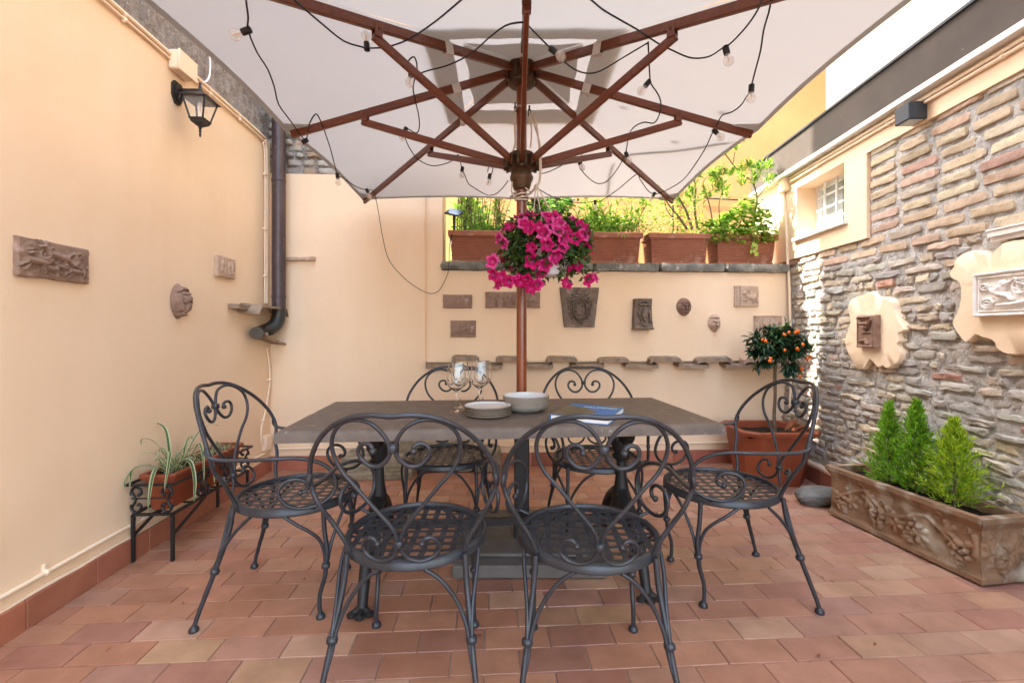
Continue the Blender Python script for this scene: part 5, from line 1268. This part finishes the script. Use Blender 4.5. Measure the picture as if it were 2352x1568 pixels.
tops = [((-.01, -.22), [(-.02, .02, .13), (-.07, .06, .24), (-.14, .08, .27), (-.17, .08, .22)], .020), ((.0, -.2), [(-.04, -.02, .10), (-.09, -.05, .19), (-.12, -.09, .21), (-.09, -.14, .19)], .014),
        ((.02, -.2), [(.03, .05, .12), (.05, .12, .21), (.08, .20, .23), (.10, .25, .21)], .016), ((.02, -.22), [(.05, -.02, .07), (.12, -.06, .07), (.155, -.08, -.03), (.16, -.09, -.14)], .024),
        ((.03, -.2), [(.06, .02, .08), (.13, .03, .09), (.165, .04, .02), (.17, .04, -.09)], .022), ((.0, -.24), [(.0, -.09, .06), (.02, -.16, .04), (.03, -.20, -.05), (.03, -.21, -.14)], .020),
        ((-.02, -.24), [(-.05, -.06, .07), (-.08, -.13, .07), (-.09, -.18, .02), (-.085, -.19, -.02)], .014), ((-.03, -.23), [(-.06, -.03, .05), (-.09, -.12, .06), (-.06, -.18, .02), (-.05, -.20, -.03)], .013),
        ((.0, -.21), [(.01, -.05, .08), (.05, -.10, .14), (.08, -.17, .05), (.09, -.21, -.04)], .018), ((.02, -.19), [(.06, .03, .10), (.10, .02, .15), (.145, -.02, .09), (.17, -.05, -.05)], .018)]
for (x, y), of, w in tops: strap(g, [(x, y, .16)]+[(x+a*.9, y+b*.9, .16+c*.92) for a, b, c in of], w, [CRM, jit(GRN, .2), jit(GR2, .2), CRM])
for i in range(26):
    a = U(0, 6.28); r = U(.08, .2); h = U(.05, .16); x, y = c0.x+U(-.03, .03), c0.y+U(-.05, .05); ca, sa = math.cos(a)*.7, math.sin(a)
    strap(g, [(x, y, .155), (x+ca*r*.4, y+sa*r*.4, .155+h*.8), (x+ca*r*.8, y+sa*r*.8, .155+h), (x+ca*r, y+sa*r, .155+h*.75)], U(.009, .015), [CRM, jit(GRN, .25), jit(GR2, .2), CRM])
for i in range(60):
    y = U(-.12, .30); x = U(-.05, .05); a = U(0, 6.28); r = U(.03, .08); h = U(.02, .06); ca, sa = math.cos(a), math.sin(a)
    strap(g, [(x, y, .155), (x+ca*r*.5, y+sa*r*.5, .155+h), (x+ca*r, y+sa*r, .155+h*.6)], U(.005, .009), [CRM, jit(GRN, .25), CRM])
g.build('leaves', 'leaf', TRT, smooth=60)

# ---- kumquat
kc = RC(1.995, 3.545); KT = thing('kumquat_tree', 'small standard kumquat tree with orange fruit in a square terracotta coloured pot', 'potted tree', (kc.x, kc.y, 0), -TH+rad(1))
g = MB(); trough(g, .545, .455, .415, .03, .055, ch=.085, lip=.028, wall=.012); g.build('pot', 'pot_red', KT, smooth=30)
soilgrid(.50, .40, .365, KT, 16)
tp = [(.055, .0, .36), (.05, .003, .5), (.056, .0, .65), (.052, -.003, .80), (.062, 0, .92), (.078, 0, 1.02)]
g = MB(); g.tube(tp, [.015, .013, .012, .012, .013, .010], 10, smooth=5)
cc = Vector((.083, 0, 1.045)); tips = []
for i in range(58):
    d = rdir(-.75, 1); e = cc+Vector((d.x*U(.12, .265), d.y*U(.12, .24), d.z*U(.08, .175)))
    if i in (3, 7, 11, 15): e = cc+Vector((U(.05, .17), U(-.1, .05), U(-.25, -.17)))
    if i in (4, 12): e = cc+Vector((U(-.19, -.12), U(-.12, .0), U(-.2, -.14)))
    m_ = cc+(e-cc)*.5+Vector((0, 0, -.02)); g.tube([cc+Vector((0, 0, -.03)), m_, e], [.006, .004, .002], 5, smooth=3); tips.append((e, (e-m_).normalized()))
g.build('trunk', 'bark', KT, smooth=60)
g = MB(); KG = [(.022, .062, .022), (.014, .044, .018), (.036, .09, .026), (.012, .036, .016)]
for e, d in tips:
    top = e.z > cc.z+.09
    for k in range(26):
        q = (d*.6+rdir(-.7, .9)).normalized(); p = e-d*U(0, .09)+rdir()*.012; c = jit(random.choice(KG), .25)
        if top and random.random() < .12: c = jit((.10, .20, .03), .2)
        g.leaf(p, q+Vector((0, 0, -.25)), (U(-.3, .3), U(-.3, .3), 1), U(.05, .085), U(.021, .032), c, U(.05, .35), .25)
g.build('crown', 'leaf_thick', KT, smooth=0)
g = MB(); g.ball((0, 0, 0), .0122, 12, 8, (1, 1, 1.2)); fm = None
fp = [(-.185, -.10, .045), (-.165, -.11, .035), (-.06, -.17, .085), (-.025, -.17, .10), (.03, -.16, .10), (-.075, -.2, -.03), (.005, -.22, -.02), (.065, -.19, .012), (-.15, -.14, -.115), (.10, -.19, -.09), (.15, -.15, -.08), (.085, -.15, -.175), (.06, -.14, .11), (.09, -.12, -.23), (-.14, -.13, -.095), (.02, .14, .06), (.16, .05, .02), (-.1, .12, -.04)]
for i, p in enumerate(fp):
    if fm is None: fo = g.build('fruit', 'fruit', KT, smooth=60); fm = fo
    else: fo = fm.copy(); COL.objects.link(fo); fo.parent = KT
    fo.location = cc+Vector(p); fo.rotation_euler = (U(-.6, .6), U(-.6, .6), 0); k = U(.8, 1.12); fo.scale = (k, k, k*U(.95, 1.12))
g = MB(); qd = kc+Vector((.115, -.105, .385))
for k in range(5):
    a = U(-.6, .6); dd = Vector((math.cos(a+.2*k)*U(.5, 1), math.sin(a)*.5, U(.0, .35))); g.leaf((U(-.06, .0), U(-.03, .03), .008*k), dd, (0, U(-.5, .5), 1), U(.09, .15), U(.05, .08), (1, 1, 1), U(-.3, .3), .5)
tag(g.build('dry_leaf', 'dryleaf', smooth=40, loc=qd), 'curled dry brown leaves lying on the soil of the kumquat pot', 'dry leaf')
# ---- rock
q = RC(2.055, 3.06); g = MB(); g.ball((0, 0, 0), 1, 40, 24)
g.v = [tuple(Vector((v[0]*.145, v[1]*.10, max(v[2], -.8)*.062))*(1+.16*noise.noise(Vector(v)*1.7+Vector((3, 1, 2)))+.09*abs(noise.noise(Vector((v[0]*2, v[1]*2, v[2]*6))))+.03*noise.noise(Vector(v)*9))) for v in g.v]
o = g.build('rock', 'cobble', smooth=35, loc=(q.x, q.y, .050)); o.rotation_euler = (0, 0, .15)
tag(o, 'flat green grey rock on the floor between the kumquat pot and the carved planter', 'rock')
# ---- carved planter and three conifers
N_, F_ = RC(2.121, 2.058), RC(2.009, 2.86); ax = (F_-N_); PL = ax.length; ax.normalize(); px_ = Vector((ax.y, -ax.x, 0)); PWd = .235
CP = thing('carved_planter', 'long aged terracotta planter carved with grapes and vine at the foot of the brick wall', 'planter', (N_.x, N_.y, 0))
def pf(a, b, z, off=0): return ax*a + px_*b + Vector((0, 0, z))     # a along the long side, b inwards
def carve(L, n, seed):
    random.seed(seed); e = []
    x = .0; pts = []
    for i in range(15): pts.append((i/14, .60+.13*math.sin(i*1.1+seed)+U(-.03, .03)))
    for p, q in zip(pts, pts[1:]): e.append((*p, *q, .040, .012))
    for i in range(n):
        cx = (i+.5)/n+U(-.04, .04); cz = .45
        for k in range(22):
            t = k/22; wd = (.17*(1-t)+.03)/L*.33; e.append((cx+U(-wd, wd),)*1+(cz+.06-.34*t+U(-.02, .02),)+(0, 0, .052, .020))
            a = e.pop(); e.append((a[0], a[1], a[0], a[1], .055, .022))
        for s in (-1, 1):
            lx_ = cx+s*.30/n; lz = U(.38, .62)
            for j in range(5):
                aa = j*1.25+U(-.2, .2); e.append((lx_, lz, lx_+.11*math.cos(aa)*.31/L, lz+.14*math.sin(aa), .055, .011))
            e += spiral(lx_+.05, lz+.2, .06, 1.2, .007, .016, asp=.31/L, ph=U(0, 6), d=s)
    return e
h_ = .31
def profile(z):                                                     # how far the wall stands out at height z
    t = z/h_; return (.012 if t < .13 else .004 if t < .16 else 0)+(.022*max(0, (t-.80)/.12) if t < .92 else .024)
def side(g, L, fn, els, nu, nv):
    f = hfield(els, L, h_)
    def P(a, b):
        z = .012+b*(h_-.012); e = f(a*L, z) if .15 < b < .86 and .015 < a < .985 else 0
        return fn(a, z, profile(z)+e*.72+.003*noise.noise(Vector((a*L*25, z*25, L)))+.004*noise.noise(Vector((a*L*7, z*6, L))))
    g.grid(nu, nv, P)
g = MB()
def ext(a, L, o): return -o+(L+2*o)*a                               # the ends stand out as far as the faces do
side(g, PL, lambda a, z, o: pf(ext(a, PL, profile(z)), -o, z), carve(PL, 4, 3), 190, 62)
side(g, PWd, lambda a, z, o: pf(-o, ext(a, PWd, profile(z)), z), carve(PWd, 1, 8), 56, 62)
side(g, PWd, lambda a, z, o: pf(PL+o, ext(a, PWd, profile(z)), z), [], 12, 30); side(g, PL, lambda a, z, o: pf(ext(a, PL, profile(z)), PWd+o, z), [], 60, 30)
o1, o2 = .024, .018
for (a0, b0, a1, b1) in ((-o1, -o1, PL+o1, o2), (-o1, PWd-o2, PL+o1, PWd+o1), (-o1, o2, o2, PWd-o2), (PL-o2, o2, PL+o1, PWd-o2)):
    n = max(2, int((a1-a0)/.03)); m_ = max(2, int((b1-b0)/.03)); g.grid(n, m_, lambda u, v: pf(a0+(a1-a0)*u, b0+(b1-b0)*v, h_+.002*noise.noise(Vector((u*n*.4, v*m_*.4, a0+b0)))))
for (a0, b0, a1, b1) in ((o2, o2, PL-o2, o2), (o2, PWd-o2, PL-o2, PWd-o2), (o2, o2, o2, PWd-o2), (PL-o2, o2, PL-o2, PWd-o2)):
    g.add([pf(a0, b0, h_), pf(a1, b1, h_), pf(a1, b1, .2), pf(a0, b0, .2)], [(0, 1, 2, 3)])
g.add([pf(0, 0, .012), pf(PL, 0, .012), pf(PL, PWd, .012), pf(0, PWd, .012)], [(0, 1, 2, 3)])
g.build('body', 'pot_old', CP, smooth=60)
g = MB()
for a in (.08, PL-.08): g.box(pf(a, PWd/2, .006), (.06, PWd*.8, .012), rot=Matrix.Rotation(math.atan2(ax.y, ax.x), 3, 'Z'))
g.build('foot', 'pot_old', CP, smooth=0)
g = MB(); g.grid(40, 12, lambda a, b: pf(o2+(PL-2*o2)*a, o2+(PWd-2*o2)*b, .268+.012*noise.noise(Vector((a*14, b*5, 1))))); g.build('soil', 'soil', CP, smooth=60)
random.seed(31)
def conifer(label, a, h, r, cols):
    p = N_+pf(a, PWd/2, .262); t = thing('conifer', label, 'conifer', p, group='young conifers in the carved planter')
    g = MB(); g.tube([(0, 0, 0), (.004, 0, h*.5), (0, .002, h*.93)], [.007, .005, .0015], 6, smooth=3); g.build('trunk', 'bark', t)
    g = MB()
    for i in range(440):
        f = U(0, 1)**1.0; z = h*(.02+.90*f); rad_ = r*1.05*(1-f)**1.05*(.72+.5*(i%7)/6)*(1+.25*noise.noise(Vector((f*5, i*.37, a))))+.010; an = U(0, 6.28)
        d = Vector((math.cos(an), math.sin(an), U(.55, 1.3)+f*.9)); L = rad_*U(.75, 1.15)
        tip = Vector((math.cos(an)*L, math.sin(an)*L, z+L*U(.35, .8)+h*.06*f)); st = Vector((0, 0, max(.01, z-.02))); dd = (tip-st)
        for k in range(11):                                         # feathery sprays along each twig
            b = st+dd*(.35+.65*k/10)+rdir()*.004; q = (dd.normalized()*1.1+rdir()*.8+Vector((0, 0, .25))).normalized(); c = jit(cols[0] if U(0, 1) < .35+.3*k/10 else cols[1], .25)
            l = U(.016, .034); w = U(.0016, .0030); x = q.cross(rdir()).normalized()*w; m_ = b+q*l*.5+rdir()*.002
            g.add([b-x*.6, b+x*.6, m_+x, m_-x, b+q*l], [(0, 1, 2, 3), (3, 2, 4)], c)
    g.build('foliage', 'leaf', t, smooth=0)
conifer('bright green feathery conifer farthest back in the carved planter', .669*.81, .485, .100, [(.27, .50, .03), (.13, .32, .02)])
conifer('tallest feathery conifer, in the middle of the carved planter', .477*.81, .525, .122, [(.25, .47, .028), (.12, .30, .02)])
conifer('yellowish green conifer nearest the camera in the carved planter', .248*.81, .455, .150, [(.42, .56, .03), (.21, .37, .022)])

# ---- hanging petunias
random.seed(17)
hc = RC(.150, 2.14, 1.538); HB = thing('petunia_basket', 'white hanging basket overflowing with magenta petunias in front of the parasol pole', 'hanging basket', hc)
g = MB(); g.lathe([(.070, -.125), (.073, -.122), (.088, -.03), (.094, -.005), (.097, -.005), (.097, .007), (.09, .007), (.085, -.02), (.05, -.04), (0, -.04)], (.03, 0, 0), 28); g.build('basket', 'white_pl', HB, smooth=50)
g = MB(); apex = RC(.122, 2.31, 1.90)-hc
for a in (.3, 2.4, 4.4): g.tube([Vector((.02+.10*math.cos(a), .10*math.sin(a), .04)), Vector((.02+.10*math.cos(a), .10*math.sin(a), .04))*.5+apex*.5, apex], .0030, 6, smooth=2)
g.tube([apex, apex+Vector((-.02, .03, -.03)), apex+Vector((-.05, .06, .0))], .0035, 6, smooth=3); g.build('cord', 'rope', HB, smooth=60)
g = MB(); stems = MB()
def surf_pt():
    while True:
        d = rdir(-.95, 1); p = Vector((d.x*.210, d.y*.18, d.z*.125+.03))
        if d.z < 0: p.z = d.z*.175+.03; p.x *= 1+.0*d.z; p.y *= 1
        if p.z < -.085 and .015 < p.x < .10 and d.y < .1: continue     # the gap where the white basket shows
        return p, d
for i in range(1200):
    p, d = surf_pt(); p *= U(.5, 1.03); c = jit(random.choice([(.035, .075, .016), (.055, .11, .02), (.025, .052, .013), (.075, .14, .03)]), .25)
    g.leaf(p, (d+rdir()*.9).normalized(), rdir(.1, 1), U(.022, .048), U(.014, .026), c, U(0, .4), .15)
for i in range(420):
    a = U(3.3, 6.1); zz = U(-.07, .13); rr = .125+U(-.02, .04)*(1 if zz < .08 else -.5); p = Vector((.01+rr*math.cos(a)*1.25, rr*math.sin(a), zz))
    g.leaf(p, (Vector((math.cos(a), math.sin(a), -.3))+rdir()*.8).normalized(), rdir(.1, 1), U(.022, .045), U(.014, .026), jit(random.choice([(.035, .075, .016), (.055, .11, .02), (.07, .13, .028)]), .25), U(0, .4), .15)
for k, (x, y, z) in enumerate(((-.235, -.02, -.12), (-.20, -.05, -.17), (-.16, -.08, -.16), (-.07, -.10, -.165), (.19, -.05, -.14), (.24, 0, -.11), (.08, -.12, -.14), (-.22, .0, -.06))):
    e = Vector((x, y, z)); stems.tube([e*.3+Vector((0, 0, .05)), e*.75+Vector((0, 0, .02)), e], .0025, 5, smooth=4)
    for i in range(26):
        p = e*U(.6, 1.03)+rdir()*.018; g.leaf(p, rdir(-.6, .6), rdir(.1, 1), U(.016, .034), U(.010, .018), jit((.06, .12, .025), .3), U(0, .3), .15)
g.build('foliage', 'leaf', HB, smooth=0); stems.build('stem', 'bark', HB)
def flower_bm(seed, half=False):
    random.seed(seed); g = MB(); n = 25; col = [(.68, .010, .16), (.58, .008, .125), (.74, .035, .24), (.50, .006, .10), (.72, .085, .29)][seed % 5] ; dk = (.30, .005, .08); pk = (.72, .16, .32)
    vs = []; rings = [(.003, -.034), (.005, -.018), (.010, -.004), (.020, .004), (.031, .006)]
    for k, (r, z) in enumerate(rings):
        for i in range(n):
            a = 2*math.pi*i/n; lob = 1+.17*math.cos(5*a)*(k-2)/2 if k > 2 else 1
            rr = r*lob; zz = z+(.005*math.sin(5*a*2+seed)+U(-.004, .004) if k == 4 else 0)-(.006*(1-math.cos(5*a))*.5 if k == 4 else 0)
            vs.append((rr*math.cos(a), rr*math.sin(a), zz))
    for k in range(4):
        for i in range(n):
            j2 = (i+1) % n; c = [pk, (.66, .08, .24), (.45, .008, .12), col][k]
            vein = (i % 5 == 0 and k == 3); g.add([vs[k*n+i], vs[k*n+j2], vs[k*n+n+j2], vs[k*n+n+i]], [(0, 1, 2, 3)], jit(tuple(q*(.75 if vein else 1) for q in c), .06))
    return g
fb = []; random.seed(4)
spots = []
while len(spots) < 78:
    p, d = surf_pt()
    if d.y > .35 and random.random() < .8: continue
    if p.z < .0 and random.random() < .30: continue
    if len(spots) < 14:
        e = random.choice([(-.235, -.04, -.12), (-.21, -.07, -.15), (-.20, -.06, -.175), (-.15, -.10, -.15), (-.12, -.10, -.15), (-.06, -.11, -.175), (.08, -.13, -.15), (.19, -.06, -.14), (.25, -.02, -.12), (-.22, -.03, -.06), (-.1, -.12, -.16)]); p = Vector(e)+rdir()*.02; d = Vector((p.x, -.25, U(-.2, .1))).normalized()
    if any((p-q).length < (.030 if p.z > .0 else .04) for q, _ in spots): 
        if random.random() < .97: continue
    spots.append((p, d))
protos = [flower_bm(k).build('flower', 'petal', HB, smooth=60) for k in range(5)]
random.seed(12)
for i, (p, d) in enumerate(spots):
    o = protos[i] if i < 5 else protos[i % 5].copy()
    if i >= 5: COL.objects.link(o); o.parent = HB
    q = (Vector((d.x*.8, d.y*.9-.25, d.z*.8))+rdir()*.35).normalized()
    o.location = p*1.03; o.rotation_euler = q.to_track_quat('Z', 'Y').to_euler(); k = U(.78, 1.12); o.scale = (k, k, k)

# ---- planters on the ledge
random.seed(41)
pots = [(1025, 1177), (1180, 1328), (1331, 1480), (1484, 1635), (1637, 1789)]
plab = ['ribbed terracotta planter at the ledge\'s left end, with cane stems and low green leaves', 'ribbed terracotta planter behind the hanging petunias, with dark leafy branches', 'ribbed terracotta planter just right of the petunias, with wispy sunlit grass', 'ribbed terracotta planter with a bare branched shrub, second from the right', 'ribbed terracotta planter at the right end, with a mass of bright round leaves']
PT = []
for (x0, x1), l in zip(pots, plab):
    a = P_back(x0, 600, -.03); b = P_back(x1, 600, -.03); t = thing('planter_box', l, 'potted plant', ((a.x+b.x)/2, BY+.125, ZL1+.004), U(-.02, .02), 'terracotta planters on the ledge')
    L = b.x-a.x-.03; g = MB(); trough(g, L-.03, .22, .272, .045, .020, ribs=11, lip=.012); g.build('planter', 'pot', t, smooth=30); soilgrid(L-.06, .18, .24, t); PT.append((t, L))
def foliage(t, name, g, m='leaf'): return g.build(name, m, t, smooth=0)
# 1: upright canes with narrow leaves, ferny leaves in front
t, L = PT[0]; st = MB(); lf = MB()
for i in range(34):
    x = U(-.22, .26); y = U(-.03, .08); h = U(.35, .75); lean = U(-.12, .12); pts = [(x, y, .22), (x+lean*.4, y, .22+h*.5), (x+lean, y+U(-.05, .05), .22+h)]; st.tube(pts, [.0045, .0035, .002], 5, smooth=3)
    for k in range(34):
        f = U(.1, 1); p = Vector((x+lean*f*f, y, .22+h*f)); d = Vector((U(-1, 1), U(-.8, .8), U(-.1, .9))); lf.leaf(p, d, (0, 0, 1), U(.05, .10), U(.008, .014), jit(random.choice(G_MID+G_LITE[:2]), .2), U(0, .4), .15)
for i in range(420):
    x = U(-.14, .27); p = Vector((x, U(-.10, .02), .235+U(.0, .10)*math.cos((x-.08)*5))); lf.leaf(p, rdir(-.1, .8), rdir(.3, 1), U(.02, .045), U(.012, .026), jit(random.choice(G_MID), .25), .2, .1)
st.build('cane', 'bark', t); foliage(t, 'foliage', lf)
# 2: dark branches, broad leaves
t, L = PT[1]; st = MB(); lf = MB()
for i in range(9):
    x = U(-.2, .2); y = U(-.02, .06); h = U(.35, .6); lean = U(-.25, .25); pts = [(x, y, .22), (x+lean*.3, y, .22+h*.45), (x+lean, y+U(-.06, .06), .22+h)]; st.tube(pts, [.011, .008, .004], 6, smooth=4)
    for k in range(50):
        f = U(.2, 1.05); p = Vector((x+lean*f*f, y, .22+h*f))+rdir()*.04; lf.leaf(p, rdir(-.3, .8), rdir(.3, 1), U(.05, .09), U(.022, .038), jit(random.choice(G_MID+G_DARK), .25), .25, .15)
for i in range(300): lf.leaf((U(-.26, .26), U(-.10, .05), .24+U(0, .16)), rdir(-.1, .7), rdir(.3, 1), U(.05, .085), U(.035, .06), jit(random.choice(G_MID), .25), .2, .12)
st.build('branch', 'bark', t); foliage(t, 'foliage', lf)
# 3: wispy sunlit weeds and lance leaves
t, L = PT[2]; st = MB(); lf = MB()
for i in range(30):
    x = U(-.27, .27); h = U(.18, .50); lean = U(-.12, .2); st.tube([(x, U(-.05, .05), .22), (x+lean*.4, .02, .22+h*.6), (x+lean, .0, .22+h)], [.0035, .003, .0015], 5, smooth=3)
    for k in range(26):
        f = U(.2, 1); p = Vector((x+lean*f*f, .01, .22+h*f)); lf.leaf(p, Vector((U(-1, 1), U(-.8, .8), U(.1, 1))), (0, 0, 1), U(.05, .11), U(.014, .026), jit(random.choice(G_LITE+G_MID[:2]), .2), U(0, .35), .2)
for i in range(1100): x = U(-.27, .30); lf.leaf((x, U(-.10, .06), .235+U(0, .18)), rdir(.0, .9), rdir(.3, 1), U(.018, .05), U(.006, .014), jit(random.choice(G_LITE+G_MID), .25), .2, .1)
for i in range(26):
    x = U(.0, .33); a = U(-.4, 1.2); strap(lf, [(x-.05, U(-.08, .02), .23), (x, U(-.1, 0), .34), (x+.08*a+.05, U(-.12, 0), .33), (x+.14*a+.08, U(-.15, 0), .27)], .003, [jit((.25, .33, .10), .2)]*2)
for i in range(12):
    x = U(.05, .15); strap(lf, [(x, -.10, .25), (x+U(-.03, .03), -.13, .255), (x+U(-.05, .05), -.145, .21)], .003, [jit((.25, .33, .10), .2)]*2)
st.build('stem', 'bark', t); foliage(t, 'foliage', lf)
# 4: bare branched shrub with leaf rosettes at the tips
t, L = PT[3]; st = MB(); lf = MB(); o4 = Vector(t.location)
def PP(x, y, d=4.06): return P_depth(x, y, d)-o4
br = [([(1578, 527), (1560, 500), (1535, 470), (1512, 430)], .011, 4.02), ([(1590, 527), (1578, 490), (1560, 455), (1545, 425), (1548, 395)], .012, 4.06), ([(1602, 527), (1595, 470), (1598, 430), (1585, 385), (1570, 340)], .012, 4.10), ([(1545, 500), (1530, 480), (1525, 450)], .006, 4.02),
      ([(1640, 527), (1630, 470), (1615, 420), (1640, 395)], .007, 4.08), ([(1655, 520), (1652, 470), (1660, 430), (1640, 400)], .005, 4.06), ([(1735, 490), (1740, 455), (1730, 418), (1700, 395), (1668, 355), (1645, 325), (1620, 300)], .009, 4.12), ([(1685, 372), (1690, 345), (1700, 318), (1702, 300)], .004, 4.12), ([(1668, 355), (1665, 330), (1668, 312)], .004, 4.12), ([(1740, 455), (1760, 430), (1772, 405)], .005, 4.12), ([(1595, 470), (1625, 445), (1650, 425)], .005, 4.10)]
ros = []
for pts, r, d in br:
    q = [PP(x, y, d) for x, y in pts]; st.tube(q, [r*(1-.65*i/(len(q)-1)) for i in range(len(q))], 7, smooth=5); ros.append((q[-1], (q[-1]-q[-2]).normalized()))
for x, y in ((1640, 405), (1655, 425), (1668, 440), (1700, 385), (1722, 378), (1745, 382), (1765, 378), (1705, 410), (1735, 405), (1620, 440), (1595, 400), (1572, 380), (1560, 410), (1535, 425), (1590, 360), (1612, 350), (1640, 345), (1700, 312), (1690, 330), (1668, 340), (1555, 440), (1585, 440), (1660, 392), (1680, 395), (1605, 395)): ros.append((PP(x, y, U(4.0, 4.16)), Vector((U(-.4, .4), U(-.3, .3), 1)).normalized()))
for e, d in ros:
    for k in range(42): lf.leaf(e-d*U(-.02, .06)+rdir()*.02, (d*.7+rdir()*.9).normalized(), rdir(.2, 1), U(.045, .085), U(.013, .022), jit(random.choice(G_LITE+G_LITE+G_MID), .25), U(0, .3), .2)
for i in range(800): lf.leaf((U(-.27, .27), U(-.08, .09), .235+U(0, 1)**1.4*.42), rdir(.0, .9), rdir(.3, 1), U(.03, .05), U(.012, .02), jit(random.choice(G_LITE), .25), .2, .1)
st.build('branch', 'bark', t, smooth=60); foliage(t, 'foliage', lf)
# 5: mass of round leaves with a trailing sprig
t, L = PT[4]; st = MB(); lf = MB()
for i in range(1500):
    x = U(-.34, .26); top_ = .20+.20*math.exp(-((x-.08)/.18)**2)+.02*math.sin(x*30); y = U(-.15, .12); z = .22+U(0, 1)**.7*top_
    if y < -.09: z = .20+U(0, .12)
    lf.leaf((x, y, z), (rdir(-.4, .6)+Vector((0, -.5, 0))).normalized(), (U(-.4, .4), U(-.6, .2), 1), U(.035, .065), U(.032, .055), jit(random.choice(G_LITE+G_MID[:3]), .25), U(0, .3), .1)
st.tube([(.02, -.12, .25), (.03, -.155, .22), (.035, -.155, .15), (.03, -.15, .09)], .003, 5, smooth=4)
for i in range(11): z = U(.07, .2); lf.leaf((.032+U(-.03, .03), -.16, z+.02), (U(-.5, .5), -.2, -1), (0, -1, .2), U(.035, .055), U(.025, .035), jit(random.choice(G_LITE), .2), .1, .1)
for i in range(9): x = U(-.25, .25); st.tube([(x, 0, .22), (x+U(-.05, .05), 0, .32), (x+U(-.1, .1), 0, .42)], .004, 5, smooth=3)
st.build('stem', 'bark', t); foliage(t, 'foliage', lf)
# shrubs standing on the terrace behind the planters
def shrub(label, x, y, h, r, cols, n, zb=1.49):
    t = thing('shrub', label, 'shrub', (x, y, zb), group='shrubs on the terrace behind the planters'); st = MB(); lf = MB()
    for i in range(8):
        a = U(0, 6.28); e = Vector((r*math.cos(a)*U(.3, .9), r*math.sin(a)*U(.3, .9), h*U(.6, 1))); st.tube([(0, 0, 0), e*.5+Vector((0, 0, .1)), e], [.016, .010, .004], 6, smooth=4)
        for k in range(n//8): p = e*U(.55, 1.05)+rdir()*r*.32; lf.leaf(p, rdir(-.4, .8), rdir(.2, 1), U(.05, .10), U(.016, .032), jit(random.choice(cols), .25), U(0, .3), .15)
    st.build('stem', 'bark', t, smooth=60); foliage(t, 'foliage', lf)
q = RC(-.42, 4.75); shrub('leafy shrub on the terrace behind the left planter', q.x, q.y, 1.1, .30, G_MID+G_LITE[:2], 1500)
q = RC(.22, 4.85); shrub('tall leafy shrub on the terrace behind the parasol pole', q.x, q.y, 1.3, .35, G_MID+G_DARK[:2], 1500)
q = RC(.85, 4.75); shrub('sunlit shrub on the terrace right of the petunias', q.x, q.y, .85, .28, G_LITE+G_MID, 1400)
# solar panel of the string lights, stuck in the left planter
q = P_depth(1043, 488, 3.88); sp = thing('solar_panel', 'small blue solar panel on a black stake stuck in the left planter', 'solar panel', q)
R_ = Matrix.Rotation(rad(-22), 3, 'Z') @ Matrix.Rotation(rad(16), 3, 'Y') @ Matrix.Rotation(rad(38), 3, 'X')
g = MB(); g.box((0, 0, 0), (.135, .10, .014), rot=R_, ch=.003); g.build('housing', 'black_pl', sp, smooth=30)
g = MB(); g.box(R_ @ Vector((0, 0, .0078)), (.122, .088, .001), rot=R_); g.build('cell', 'navy', sp, smooth=0)
g = MB(); g.tube([(0, .005, -.01), (0, .012, -.06), (0, .012, -.20)], [.014, .012, .010], 10); g.box((0, .012, -.12), (.05, .012, .006)); g.build('stake', 'black_pl', sp, smooth=40)
g = MB(); z_ = P_depth(1038, 560, 3.80)-P_depth(1037, 545, 3.80)
q = P_depth(1037, 546, 3.795); g.tube([(0, 0, .03), (0, 0, -.01)], [.006, .004], 8); g.build('plug', 'cable', sp, loc=q-Vector(sp.location)); g = MB(); g.box((0, 0, 0), (.012, .003, .03)); g.build('tag', 'white_pl', sp, loc=P_depth(1036, 558, 3.79)-Vector(sp.location), smooth=0)

# ---- crumbs of dry leaf on the tiles
proto = None
for x, y in ((1890, 1326), (1912, 1335), (1771, 1304), (1783, 1282), (1640, 1475), (1880, 1505), (250, 1490), (420, 1385), (2010, 1480), (1100, 1460), (700, 1330), (2120, 1285)):
    p = P_floor(x, y, .002)
    if proto is None:
        g = MB(); g.leaf((-.01, 0, .001), (1, .1, .05), (0, 0, 1), .022, .010, (1, 1, 1), -.15, .3); proto = o = g.build('leaf_crumb', 'dryleaf', smooth=0)
    else: o = proto.copy(); COL.objects.link(o)
    o.location = p; o.rotation_euler = (0, 0, U(0, 6)); k = U(.5, 1.3); o.scale = (k, k, k)
    tag(o, 'small brown crumb of dry leaf lying on the floor tiles', 'leaf', 'dry leaf crumbs on the floor tiles')
